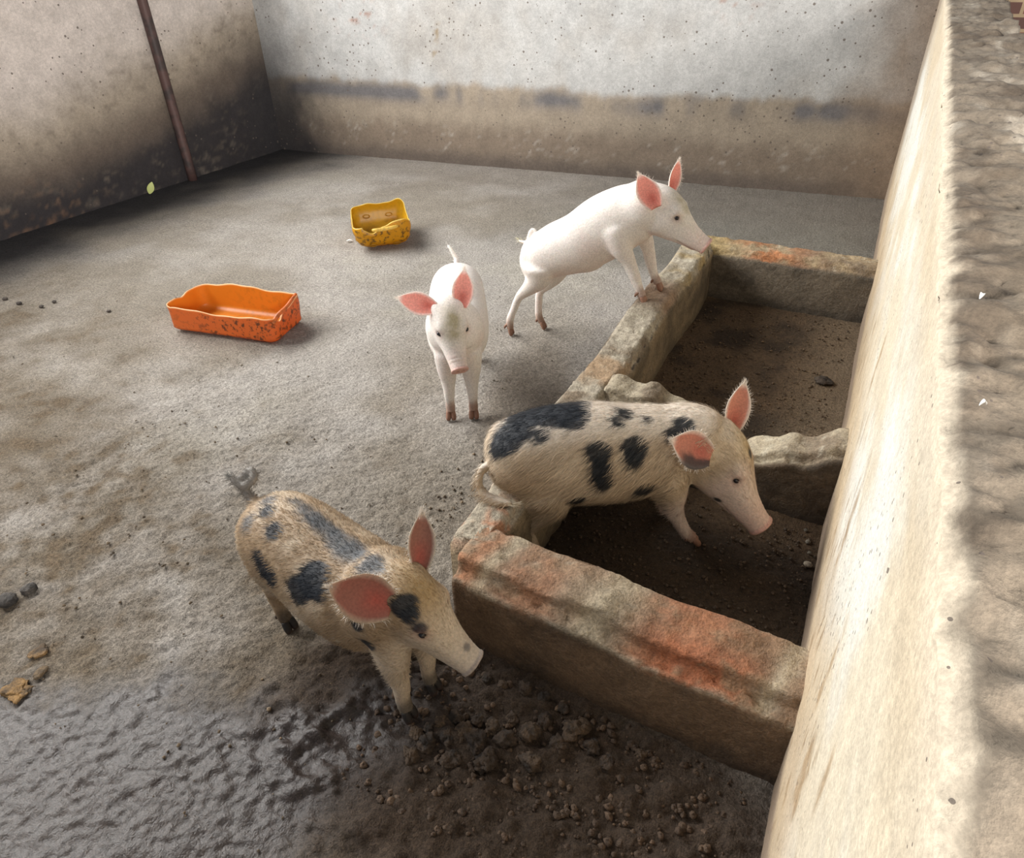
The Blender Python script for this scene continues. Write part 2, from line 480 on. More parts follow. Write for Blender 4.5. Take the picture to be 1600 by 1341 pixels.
# ------------------------------------------------------------------ low walls of the inner pen
m_curb = masonry_mat('broken_mortar', fine=170, var=.25, bump_d=.006, bump_s=.9, grit=.24)
def low_wall(name, A, B, width, height, seed, label, colf=None, chamfer=.02, hfun=None, wfun=None, step=.008, ofun=None):
    """A->B is the line of the pen-facing edge; width grows to the left of A->B"""
    A = np.array(A, float); B = np.array(B, float); d = B - A; L = np.linalg.norm(d); d /= L
    l = np.array([-d[1], d[0]])
    n = int(L / step) + 1; s = np.linspace(0, L, n)
    prof = []     # (across 0..1, up 0..1)
    for z in np.linspace(-.04, .93, 22): prof.append((0, z))
    for a in np.linspace(0, 1, 7)[1:-1]: prof.append((a * .08, .93 + .07 * math.sin(a * math.pi / 2)))
    for a in np.linspace(.08, .92, 20): prof.append((a, 1))
    for a in np.linspace(1, 0, 7)[1:-1]: prof.append((1 - a * .08, .93 + .07 * math.sin(a * math.pi / 2)))
    for z in np.linspace(.93, -.04, 22): prof.append((1, z))
    prof = np.array(prof); m = len(prof)
    H = height * np.ones(n) if hfun is None else hfun(s)
    W = width * np.ones(n) if wfun is None else wfun(s)
    O = np.zeros(n) if ofun is None else ofun(s)
    P = np.zeros((n, m, 3))
    acr = prof[:, 0][None, :] * W[:, None] + O[:, None]
    P[:, :, 0] = A[0] + d[0] * s[:, None] + l[0] * acr
    P[:, :, 1] = A[1] + d[1] * s[:, None] + l[1] * acr
    P[:, :, 2] = prof[:, 1][None, :] * H[:, None]
    V = P.reshape(-1, 3)
    a = np.tile(prof[:, 0], n); u = np.tile(prof[:, 1], n); ss = np.repeat(s, m)
    nb = fbm(V, 7, 4, seed); nf = fbm(V, 24, 5, seed + 5, .62)
    topm = sstep(.8, .97, u); endm = 1
    edge = topm * (np.exp(-(a / .12) ** 2) + np.exp(-((1 - a) / .12) ** 2))
    V2 = V.copy()
    V2[:, 2] += topm * (nb * .009 + nf * .013) - edge * np.abs(nf + nb * .8) * .03 - edge * chamfer * .5
    side = np.where(a < .5, 1, -1) * (1 - sstep(.1, .3, np.minimum(a, 1 - a)))
    push = side * (np.abs(nb) * .012 * topm + edge * chamfer * .5 + nf * .004 + nb * .004)
    V2[:, 0] += l[0] * push; V2[:, 1] += l[1] * push
    col = colf(V, a, u, ss, nb, nf)
    F = []
    idx = np.arange(n * m).reshape(n, m)
    Q = np.stack([idx[:-1, :-1], idx[1:, :-1], idx[1:, 1:], idx[:-1, 1:]], -1).reshape(-1, 4)
    F = Q.tolist()
    F.append(idx[0, :].tolist()); F.append(idx[-1, ::-1].tolist())
    o = mesh_obj(name, V2, F, m_curb, col=col)
    tag(o, label, 'low wall')
    return o

def curb_tones(V, a, u, s, nb, nf, side=(104, 88, 70), top=(156, 146, 128), red=None):
    n2 = fbm(V, 9, 4, 91); n3 = fbm(V, 40, 3, 95)
    c = np.tile(srgb(*side), (len(V), 1))
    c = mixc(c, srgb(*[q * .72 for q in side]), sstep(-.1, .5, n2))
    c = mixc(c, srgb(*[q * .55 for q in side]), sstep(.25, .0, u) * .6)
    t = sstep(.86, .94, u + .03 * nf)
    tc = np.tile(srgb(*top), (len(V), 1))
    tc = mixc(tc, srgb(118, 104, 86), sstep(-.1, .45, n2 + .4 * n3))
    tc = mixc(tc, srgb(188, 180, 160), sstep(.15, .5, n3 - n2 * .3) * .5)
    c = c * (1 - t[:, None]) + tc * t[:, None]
    return c, n2, n3

def near_col(V, a, u, s, nb, nf):
    c, n2, n3 = curb_tones(V, a, u, s, nb, nf, side=(108, 86, 64), top=(140, 116, 92))
    t = sstep(.70, .86, u + .05 * nf)
    c = mixc(c, srgb(122, 98, 76), t * .45)
    x = V[:, 0]
    r1 = np.exp(-((x + .09) / .13) ** 4) * t
    c = mixc(c, srgb(128, 96, 70), r1 * .8)
    rn_ = fbm(V, 55, 4, 97); c = mixc(c, srgb(150, 80, 46), r1 * sstep(-.05, .2, n2 + .5 * rn_) * sstep(.6, .15, a + .2 * rn_) * .62)
    c = mixc(c, srgb(146, 92, 62), r1 * sstep(.0, .25, nb + .4 * rn_) * .6)
    r2 = np.exp(-((x + .64) / .075) ** 4) * t
    c = mixc(c, srgb(164, 110, 76), r2 * sstep(-.25, .15, n2 + .5 * rn_) * .65)
    r3 = np.exp(-((x + .47) / .07) ** 4) * t
    c = mixc(c, srgb(140, 96, 68), r3 * sstep(-.2, .3, n2 + .3 * nf) * .7)
    # pale lime along the broken lip
    lip = np.exp(-((u - .80 - .05 * nf) / .035) ** 2) * (a < .5)
    c = mixc(c, srgb(168, 158, 138), lip * sstep(-.2, .2, n3 + n2 * .5) * .6)
    for cx, wd in ((-.55, .02), (-.29, .045), (.06, .02)):
        c = mixc(c, srgb(168, 156, 132), np.exp(-((x - cx - .05 * (a - .5)) / wd) ** 2) * t * .7)
    return c
def left_col(V, a, u, s, nb, nf):
    c, n2, n3 = curb_tones(V, a, u, s, nb, nf, side=(126, 110, 86), top=(158, 148, 130))
    t = sstep(.86, .94, u); y = V[:, 1]
    c = mixc(c, srgb(166, 142, 92), np.exp(-((y - 2.72) / .2) ** 4) * t * sstep(-.3, .2, n2) * .7)
    c = mixc(c, srgb(150, 122, 98), np.exp(-((y - 2.36) / .12) ** 4) * t * .7)
    c = mixc(c, srgb(168, 138, 104), np.exp(-((y - 1.75) / .12) ** 4) * t * sstep(0, .3, n2) * .6)
    c = mixc(c, srgb(166, 110, 76), sstep(1.15, 1.0, y + .05 * n2) * t * sstep(-.3, .2, n2 + n3) * .8)
    return c
def far_col(V, a, u, s, nb, nf):
    c, n2, n3 = curb_tones(V, a, u, s, nb, nf, side=(108, 98, 84), top=(150, 132, 104))
    t = sstep(.84, .93, u); x = V[:, 0]
    c = mixc(c, srgb(178, 112, 66), t * np.exp(-((x + .38) / .16) ** 2) * sstep(-.1, .3, n2 + .3 * n3) * .8)
    c = mixc(c, srgb(160, 138, 90), t * np.exp(-((x + .62) / .1) ** 2) * .7)
    return c
def mid_col(V, a, u, s, nb, nf):
    c, n2, n3 = curb_tones(V, a, u, s, nb, nf, side=(84, 70, 54), top=(158, 146, 124))
    return c

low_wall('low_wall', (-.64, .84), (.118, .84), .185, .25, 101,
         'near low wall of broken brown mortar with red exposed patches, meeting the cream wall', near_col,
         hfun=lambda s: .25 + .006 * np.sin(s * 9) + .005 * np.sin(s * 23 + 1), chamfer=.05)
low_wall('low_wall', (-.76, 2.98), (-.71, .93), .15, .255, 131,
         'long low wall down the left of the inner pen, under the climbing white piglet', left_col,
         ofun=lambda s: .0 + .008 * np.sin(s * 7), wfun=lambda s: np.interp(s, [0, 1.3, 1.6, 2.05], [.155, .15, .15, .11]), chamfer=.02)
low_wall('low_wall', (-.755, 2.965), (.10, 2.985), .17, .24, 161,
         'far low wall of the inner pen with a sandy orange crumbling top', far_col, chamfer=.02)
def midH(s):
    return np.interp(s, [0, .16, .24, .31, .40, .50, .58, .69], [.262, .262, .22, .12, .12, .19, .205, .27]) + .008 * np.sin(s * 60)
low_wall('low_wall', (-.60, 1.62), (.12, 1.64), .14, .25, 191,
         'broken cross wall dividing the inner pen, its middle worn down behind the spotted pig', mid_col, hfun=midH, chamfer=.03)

# ------------------------------------------------------------------ cut plastic containers
def plastic(name, base, glow):
    m, nt, b = new_mat(name)
    a = nt.nodes.new('ShaderNodeVertexColor'); a.layer_name = 'tone'
    pos = geo_pos(nt)
    sm = ramp(nt, noise(nt, pos, 45, 5, .65), .50, .62)
    dirt = math_(nt, 'MULTIPLY', sm, a.outputs['Alpha'])
    c = mixrgb(nt, math_(nt, 'MULTIPLY', dirt, .85), a.outputs['Color'], srgb(60, 46, 36))
    nt.links.new(c, b.inputs['Base Color']); b.inputs['Roughness'].default_value = .38
    tr = nt.nodes.new('ShaderNodeBsdfTranslucent'); nt.links.new(c, tr.inputs[0])
    mx = nt.nodes.new('ShaderNodeMixShader'); mx.inputs[0].default_value = .3
    out = nt.nodes['Material Output']
    nt.links.new(b.outputs[0], mx.inputs[1]); nt.links.new(tr.outputs[0], mx.inputs[2]); nt.links.new(mx.outputs[0], out.inputs[0])
    bump(nt, b, noise(nt, pos, 60, 3), .2, .003)
    return m

def cut_tray(name, mat, center, ang, L, W, rimf, rad, inset, base_c, in_c, lip_c, th=.0035, dirtf=None, bulge=.0, botround=.03):
    """open container cut from a plastic can: floor, rounded base, thin wall with an uneven cut rim"""
    n = 220; hl, hw = L / 2, W / 2
    def outline(ins, r):
        a, b_ = hl - ins, hw - ins; r = min(r, a, b_)
        segs = [2 * (a - r), math.pi * r / 2, 2 * (b_ - r), math.pi * r / 2] * 2
        # sample by angle of arc length, starting front-left going right (front = -y side)
        tot = 4 * (a - r) + 4 * (b_ - r) + 2 * math.pi * r; pts = []
        for i in range(n):
            d = tot * i / n
            for k, (sl, kind) in enumerate([(2 * (a - r), 'f'), (math.pi * r / 2, 'c1'), (2 * (b_ - r), 'r'), (math.pi * r / 2, 'c2'), (2 * (a - r), 'b'), (math.pi * r / 2, 'c3'), (2 * (b_ - r), 'l'), (math.pi * r / 2, 'c4')]):
                if d <= sl or k == 7: break
                d -= sl
            t = d / max(r, 1e-6)
            if kind == 'f': p = (-(a - r) + d, -b_)
            elif kind == 'c1': p = (a - r + r * math.sin(t), -(b_ - r) - r * math.cos(t))
            elif kind == 'r': p = (a, -(b_ - r) + d)
            elif kind == 'c2': p = (a - r + r * math.cos(t), b_ - r + r * math.sin(t))
            elif kind == 'b': p = (a - r - d, b_)
            elif kind == 'c3': p = (-(a - r) - r * math.sin(t), b_ - r + r * math.cos(t))
            elif kind == 'l': p = (-a, b_ - r - d)
            else: p = (-(a - r) - r * math.cos(t), -(b_ - r) - r * math.sin(t))
            pts.append(p)
        return np.array(pts)
    per = np.arange(n) / n; H = rimf(per)
    rings = []; tone = []; al = []
    full = outline(0, rad)
    def ring(ins, z, c, d, zfrac=None):
        p = outline(ins, max(rad - ins, .012)) if ins < min(hl, hw) - .02 else full * 0.02
        zz = np.ones(n) * z if zfrac is None else botround + (H - botround) * zfrac
        if zfrac is not None and bulge:
            q = p / (np.linalg.norm(p, axis=1, keepdims=True) + 1e-9); p = p + q * (bulge * math.sin(math.pi * min(zfrac, 1)))
        rings.append(np.column_stack([p, zz])); tone.append(np.tile(c, (n, 1))); al.append(np.ones(n) * d)
    ring(9, .0015, base_c, .3)
    ring(botround + inset, .0015, base_c, .3)
    for t in (25, 50, 75): ring(inset * (1 - t / 90) + botround * (1 - math.sin(math.radians(t))), botround * (1 - math.cos(math.radians(t))), base_c, 1.0)
    for q in (0, .12, .25, .4, .6, .8, .93): ring(inset * .3 * (1 - q), 0, base_c, 1.0 if q < .9 else .4, zfrac=q)
    ring(0, 0, lip_c, 0, zfrac=1.0); ring(th, 0, lip_c, 0, zfrac=1.0)
    for q in (.93, .8, .6, .4, .2, 0): ring(th + inset * .3 * (1 - q), 0, in_c, .15, zfrac=q)
    for t in (70, 45, 20): ring(th + inset * (1 - t / 90) + botround * (1 - math.sin(math.radians(t))), .004 + botround * (1 - math.cos(math.radians(t))), in_c, .2)
    ring(botround + inset + th, .0055, in_c, .2); ring(9, .0055, in_c, .25)
    V, F = rings_to_mesh(np.array(rings))
    T = np.vstack([np.vstack(tone), tone[0][:1], tone[-1][:1]]); A = np.concatenate([np.concatenate(al), [.3, .2]])
    nn_ = fbm(V, 9, 3, 201); V[:, :2] += (V[:, :2] * nn_[:, None]) * .03
    if dirtf is not None: A = A * dirtf(V)
    o = mesh_obj(name, V, F, mat, col=np.column_stack([T, A]))
    o.location = center; o.rotation_euler = (0, 0, math.radians(ang))
    return o

m_or = plastic('orange_plastic', None, None)
def rim_o(p):
    # p: 0..1 round the rim from the front-left corner: front .0-.33, right .37-.47, back .5-.83, left .87-.97
    h = .122 + .0035 * np.sin(p * 29) + .002 * np.sin(p * 71 + 1)
    h = h + .014 * np.exp(-((p - .66) / .1) ** 2) + .010 * np.exp(-((p - .455) / .03) ** 2)
    h = h - .030 * np.exp(-((p - .355) / .016) ** 2) + .008 * np.exp(-((p - .385) / .01) ** 2) - .006 * np.exp(-((p - .18) / .12) ** 2) - .016 * np.exp(-((p - .9) / .02) ** 2)
    return h
tray = cut_tray('feeding_tray', m_or, (-2.375, 1.775, .004), 11.5, .54, .25, rim_o, .05, .012, srgb(216, 112, 48), srgb(226, 138, 40), srgb(250, 206, 150),
         dirtf=lambda V: np.clip(sstep(-.2, .12, V[:, 0]) * 1.1 + .25, 0, 1), botround=.028)
tag(tray, 'long orange plastic tray cut from a can, smeared with dirt, on the open floor', 'feeding tray')
# the folded-over strip of the cut wall at its right end
st = tube(np.array([[.262, -.105, .095, .010], [.268, -.06, .118, .009], [.268, 0, .124, .008], [.262, .06, .134, .007], [.255, .10, .137, .006]]), n=10, k=4)
f1 = mesh_obj('folded_rim', st[0], st[1], m_or, parent=tray, col=np.column_stack([np.tile(srgb(214, 118, 56), (len(st[0]), 1)), np.ones(len(st[0])) * .5]))

m_ye = plastic('yellow_plastic', None, None)
def rim_y(p):
    h = .132 + .003 * np.sin(p * 33) + .002 * np.sin(p * 83)
    h = h + .032 * np.exp(-((p - .16) / .05) ** 4) - .035 * np.exp(-((p - .035) / .03) ** 2) + .02 * np.exp(-((p - .62) / .15) ** 2) + .03 * np.exp(-((p - .48) / .05) ** 2)
    return h - .012 * np.exp(-((p - .30) / .03) ** 2)
tray2 = cut_tray('feeding_tray', m_ye, (-2.45, 2.91, .004), 42, .31, .36, rim_y, .055, .02, srgb(214, 156, 22), srgb(206, 160, 30), srgb(246, 222, 120),
         botround=.075, bulge=.008, dirtf=lambda V: .9 + 0 * V[:, 0])
tag(tray2, 'small yellow plastic container cut open, with its handle left on, on the floor farther back', 'feeding tray')
hd = tube(np.array([[-.05, -0.188, 0.124, .006], [-.045, -0.202, 0.126, .009], [0, -0.207, 0.128, .010], [.05, -0.205, 0.132, .010], [.075, -0.198, 0.134, .008], [.08, -0.186, 0.132, .006]]), n=10, k=4)
mesh_obj('handle', hd[0], hd[1], m_ye, parent=tray2, col=np.column_stack([np.tile(srgb(236, 200, 96), (len(hd[0]), 1)), np.ones(len(hd[0])) * .3]))
def oval(c, ax, ay, az_n, r1, r2, tr):
    c = np.array(c); ax = np.array(ax, float); ay = np.array(ay, float); n_ = 28; m_ = 8; nz = np.cross(ax, ay); R_ = []
    for i in range(n_):
        t = 2 * math.pi * i / n_; p = c + ax * r1 * math.cos(t) + ay * r2 * math.sin(t); o_ = nrm(ax * math.cos(t) * r2 + ay * math.sin(t) * r1)
        R_.append([p + o_ * tr * math.cos(2 * math.pi * j / m_) + nz * tr * math.sin(2 * math.pi * j / m_) for j in range(m_)])
    R_ = np.array(R_); V = R_.reshape(-1, 3); F = [(i * m_ + j, i * m_ + (j + 1) % m_, ((i + 1) % n_) * m_ + (j + 1) % m_, ((i + 1) % n_) * m_ + j) for i in range(n_) for j in range(m_)]
    return V, F
for c_, ax_, ay_ in (((-.06, -.160, .026), (1, 0, 0), (0, -.6, .8)), ((.07, -.160, .026), (1, 0, 0), (0, -.6, .8)), ((-.07, .162, .085), (1, 0, 0), (0, 0, 1)), ((.06, .162, .085), (1, 0, 0), (0, 0, 1))):
    ov = oval(c_, ax_, ay_, None, .018, .010, .003)
    mesh_obj('embossed_oval', ov[0], ov[1], m_ye, parent=tray2, col=np.column_stack([np.tile(srgb(190, 138, 24), (len(ov[0]), 1)), np.ones(len(ov[0])) * .3]))

# ------------------------------------------------------------------ steel pole against the left wall
m_pole, nt, b = new_mat('rusty_painted_steel')
pos = geo_pos(nt)
c = mixrgb(nt, ramp(nt, noise(nt, pos, 14, 5), .4, .65), srgb(92, 70, 66), srgb(66, 56, 54))
nt.links.new(c, b.inputs['Base Color']); b.inputs['Roughness'].default_value = .6; b.inputs['Metallic'].default_value = .2
pv, pf = tube(np.array([[-4.492, 3.30, -.01, .032], [-4.492, 3.295, .6, .032], [-4.492, 3.29, 1.2, .032], [-4.492, 3.285, 1.72, .032]]), n=20, k=4)
po = mesh_obj('pole', pv, pf, m_pole)
tag(po, 'upright dull reddish steel pole standing against the left wall', 'pole')

# ------------------------------------------------------------------ brickwork outside, beyond the low wall
m_br, nt, b = new_mat('old_red_brick')
pos = geo_pos(nt)
sep = nt.nodes.new('ShaderNodeSeparateXYZ'); nt.links.new(pos, sep.inputs[0])
cb = nt.nodes.new('ShaderNodeCombineXYZ'); nt.links.new(sep.outputs[0], cb.inputs[0]); nt.links.new(sep.outputs[2], cb.inputs[1])
bk = nt.nodes.new('ShaderNodeTexBrick'); nt.links.new(cb.outputs[0], bk.inputs['Vector'])
bk.inputs['Scale'].default_value = 4.0; bk.inputs['Color1'].default_value = (*srgb(140, 92, 74), 1); bk.inputs['Color2'].default_value = (*srgb(96, 72, 66), 1); bk.inputs['Mortar'].default_value = (*srgb(170, 148, 118), 1); bk.inputs['Mortar Size'].default_value = .03
nt.links.new(bk.outputs['Color'], b.inputs['Base Color']); b.inputs['Roughness'].default_value = .9
V = []; F = []
for (x0, x1, y0, y1, z0, z1) in ((.30, 2.2, 4.35, 4.6, -.02, 1.25),):
    V = [(x0, y0, z0), (x1, y0, z0), (x1, y1, z0), (x0, y1, z0), (x0, y0, z1), (x1, y0, z1), (x1, y1, z1), (x0, y1, z1)]
    F = [(0, 1, 5, 4), (1, 2, 6, 5), (2, 3, 7, 6), (3, 0, 4, 7), (4, 5, 6, 7), (3, 2, 1, 0)]
o = mesh_obj('wall_outside', V, F, m_br, smooth=False); o['kind'] = 'structure'

# ------------------------------------------------------------------ dung, pebbles and litter
m_dung = masonry_mat('dung', fine=220, var=.4, bump_d=.005, bump_s=1.0, grit=.35, rough=.8)
def lump_mesh(r, seed, flat=.6, n=36, m=24, amp=.35):
    v, f = ellipsoid((0, 0, 0), np.eye(3), (r, r * .85, r * flat), n, m)
    k = 1 + amp * fbm(v / r + seed * 3.7, 1.6, 5, seed, .68)
    return v * k[:, None], f
def clod(name, x, y, r, seed, tone, label, cat, group=None, flat=.6, z=0.0, rot=0, mat=None, amp=.35):
    v, f = lump_mesh(r, seed, flat, amp=amp)
    n_ = fbm(v, 40, 3, seed)
    c = np.tile(srgb(*tone), (len(v), 1)); c = mixc(c, srgb(*[q * .6 for q in tone]), sstep(-.1, .4, n_))
    o = mesh_obj(name, v, f, mat or m_dung, col=c)
    o.location = (x, y, z + r * flat * .55); o.rotation_euler = (0, 0, rot)
    tag(o, label, cat, group)
    return o

PILE = [(-0.59, 0.598, 0.012), (-0.557, 0.592, 0.0169), (-0.572, 0.623, 0.0108), (-0.558, 0.646, 0.012), (-0.527, 0.623, 0.0157), (-0.531, 0.668, 0.0133), (-0.5, 0.645, 0.0181), (-0.469, 0.638, 0.0193), (-0.492, 0.684, 0.0108), (-0.453, 0.685, 0.0145), (-0.416, 0.673, 0.0169), (-0.427, 0.723, 0.0108), (-0.377, 0.709, 0.0181), (-0.361, 0.749, 0.0133), (-0.318, 0.717, 0.0145), (-0.294, 0.76, 0.0205), (-0.251, 0.744, 0.0145), (-0.431, 0.796, 0.0157), (-0.482, 0.779, 0.0108), (-0.524, 0.78, 0.0096), (-0.388, 0.798, 0.0108), (-0.575, 0.553, 0.0145), (-0.495, 0.587, 0.0169), (-0.428, 0.615, 0.0181), (-0.348, 0.657, 0.0169), (-0.21, 0.729, 0.0145), (-0.339, 0.793, 0.0096), (-0.159, 0.778, 0.0096)]
for i, (x, y, r) in enumerate(PILE):
    clod('dung_clod', x, y, r * 1.25, 11 + i, (66, 52, 39) if i % 3 else (80, 64, 48), 'dark clod of dung in the trampled heap before the near low wall', 'dung',
         'dung clods heaped before the near low wall', flat=.6, z=.002, rot=i * 1.3, amp=1.0)
clod('dung_clod', -1.735, .398, .026, 71, (72, 66, 60), 'larger dark grey dung clod at the left edge of the picture', 'dung', flat=.6, rot=.3)
clod('dung_clod', -1.72, .447, .020, 72, (78, 72, 66), 'smaller dark grey dung clod just behind a larger one at the left edge', 'dung', flat=.7, rot=1.2)
clod('dung_smear', -1.455, .262, .033, 73, (124, 94, 52), 'ochre brown smear of dung on the wet floor at the lower left edge', 'dung', flat=.14, rot=.4, amp=1.3)
clod('dung_smear', -1.455, .315, .016, 74, (96, 78, 54), 'small dark brown dung scrap behind the ochre smear at lower left', 'dung', flat=.3, rot=2, amp=.7)
clod('dung_smear', -1.515, .348, .017, 75, (112, 86, 52), 'thin yellowish brown dung scrap nearest the two grey clods at left', 'dung', flat=.2, rot=.9, amp=1.2)
for i, (x, y) in enumerate([(-3.532, 1.469), (-3.649, 1.468), (-3.396, 1.496), (-3.394, 1.558), (-3.053, 1.609)]):
    clod('dung_crumb', x, y, .014 - .001 * i, 81 + i, (66, 58, 52), 'tiny dark dung crumb on the pale floor left of the orange tray', 'dung', 'crumbs left of the orange tray', flat=.5, rot=i)
m_stone = masonry_mat('pale_stone', fine=300, var=.3, bump_d=.003, bump_s=.8, grit=.2)
clod('pebble', .064, 1.462, .011, 91, (150, 138, 120), 'largest pale stone at the foot of the cream wall inside the pen', 'pebble', mat=m_stone)
for i, (x, y, r) in enumerate([(.062, 1.508, .006), (.052, 1.548, .0075), (.04, 1.592, .006)]):
    clod('pebble', x, y, r, 92 + i, (140, 130, 114), 'small pale stone in the line of stones beside the cream wall inside the pen', 'pebble', 'small stones beside the cream wall', mat=m_stone, rot=i)
clod('dung_clod', -.02, 2.42, .03, 96, (64, 52, 40), 'dark lump on the far pen floor close to the cream wall', 'dung', flat=.4, amp=.7)

# litter
m_leaf, nt, b = new_mat('pale_green_leaf'); b.inputs['Base Color'].default_value = (*srgb(198, 206, 130), 1); b.inputs['Roughness'].default_value = .5
def leaf(name, loc, L, W, rot, mat, label, cat):
    V = []; F = []
    for k in (0, 1):
        for i in range(9):
            u = i / 8; hw = W / 2 * math.sin(math.pi * min(.98, u * .94 + .04)) ** .8
            for j in (-1, 0, 1): V.append(((u - .5) * L, j * hw, abs(j) * hw * .35 + .004 * math.sin(u * 3) - k * .0012))
    for i in range(8):
        for j in range(2):
            a = i * 3 + j; F.append((a, a + 3, a + 4, a + 1)); F.append((27 + a, 27 + a + 1, 27 + a + 4, 27 + a + 3))
    o = mesh_obj(name, V, F, mat); o.location = loc; o.rotation_euler = rot
    tag(o, label, cat); return o

lf = leaf('leaf', (-4.46, 2.93, .045), .085, .045, (0, 0, 0), m_leaf, 'pale yellow green leaf leaning at the foot of the left wall', 'leaf')
ax_ = Vector((.25, .35, .9)).normalized(); nz_ = Vector((.8, -.5, .3)); nz_ = (nz_ - ax_ * nz_.dot(ax_)).normalized(); ay_ = nz_.cross(ax_)
lf.rotation_euler = Matrix((ax_, ay_, nz_)).transposed().to_euler()
m_white, nt, b = new_mat('white_scrap'); b.inputs['Base Color'].default_value = (.85, .84, .80, 1); b.inputs['Roughness'].default_value = .6
leaf('scrap', (-2.60, 2.80, .006), .035, .016, (0, 0, .6), m_white, 'tiny white scrap on the floor left of the yellow container', 'litter')
leaf('scrap', (.128, .868, 1.052), .010, .005, (0, 0, 1.2), m_white, 'small white fleck on the rough top of the cream wall, farther one', 'litter')
leaf('scrap', (.124, .632, 1.048), .006, .004, (0, 0, .4), m_white, 'small white fleck on the rough top of the cream wall, nearer one', 'litter')

# loose crumbs of dung and grit trodden over the floor
rng = np.random.default_rng(5); CV = []; CF = []; CC = []; off = 0
bv, bf = lump_mesh(1.0, 5, .6, 7, 5, .5)
def crumbs(n, fx, r0, r1, tone):
    global off
    for i in range(n):
        x, y = fx(); r = r0 + (r1 - r0) * rng.random() ** 2.5; a = rng.random() * 6.28
        v = bv * r * (1 + .3 * rng.normal(0, 1, bv.shape) * .6); ca, sa = math.cos(a), math.sin(a)
        v = np.column_stack([v[:, 0] * ca - v[:, 1] * sa + x, v[:, 0] * sa + v[:, 1] * ca + y, v[:, 2] + r * .35])
        CV.append(v); CF.extend([tuple(q + off for q in f) for f in bf]); off += len(v); CC.append(np.tile(srgb(*tone) * (.6 + .7 * rng.random()), (len(v), 1)))
crumbs(900, lambda: (rng.uniform(-.7, .05), rng.uniform(.45, .82)), .003, .010, (86, 68, 52))
crumbs(260, lambda: (-2.1 + 1.4 * rng.random(), .25 + rng.random() * 1.1), .0018, .0055, (104, 88, 68))
crumbs(160, lambda: (-3.2 + 2.4 * rng.random(), .8 + rng.random() * 1.8), .0018, .005, (120, 110, 96))
crumbs(800, lambda: (rng.uniform(-.58, .08), rng.uniform(1.03, 1.58)), .002, .006, (80, 64, 48))
crumbs(1000, lambda: (rng.uniform(-.58, .02), rng.uniform(1.8, 2.94)), .002, .006, (92, 74, 54))
crumbs(90, lambda: (-.86 - .12 * rng.random(), rng.uniform(1.0, 1.7)), .002, .006, (120, 104, 84))
o = mesh_obj('floor_litter', np.vstack(CV), CF, m_dung, col=np.vstack(CC))
tag(o, 'loose crumbs of dung and grit trodden over the concrete floor', 'dung crumbs', kind='stuff')

# ------------------------------------------------------------------ pigs
def coat_mat(name, rough=.62, sss=.10):
    m, nt, b = new_mat(name)
    a = nt.nodes.new('ShaderNodeVertexColor'); a.layer_name = 'tone'
    pos = geo_pos(nt)
    n = ramp(nt, noise(nt, pos, 190, 4, .6), .3, .7, .86, 1.14)
    comb = nt.nodes.new('ShaderNodeCombineColor')
    for i in range(3): nt.links.new(n, comb.inputs[i])
    nt.links.new(mixrgb(nt, 1, a.outputs['Color'], comb.outputs[0], 'MULTIPLY'), b.inputs['Base Color'])
    b.inputs['Roughness'].default_value = rough
    b.inputs['Subsurface Weight'].default_value = sss
    b.inputs['Subsurface Radius'].default_value = (1, .4, .25)
    b.inputs['Subsurface Scale'].default_value = .012
    bump(nt, b, noise(nt, pos, 240, 3, .6), .35, .0015)
    return m
m_coat = coat_mat('pig_skin_and_coat')
m_hair, nt, b = new_mat('pig_bristles')
a = nt.nodes.new('ShaderNodeVertexColor'); a.layer_name = 'tone'
nt.links.new(a.outputs['Color'], b.inputs['Base Color']); b.inputs['Roughness'].default_value = .6; b.inputs['Specular IOR Level'].default_value = .15
m_eye, nt, b = new_mat('pig_eye')
b.inputs['Base Color'].default_value = (.012, .01, .012, 1); b.inputs['Roughness'].default_value = .08

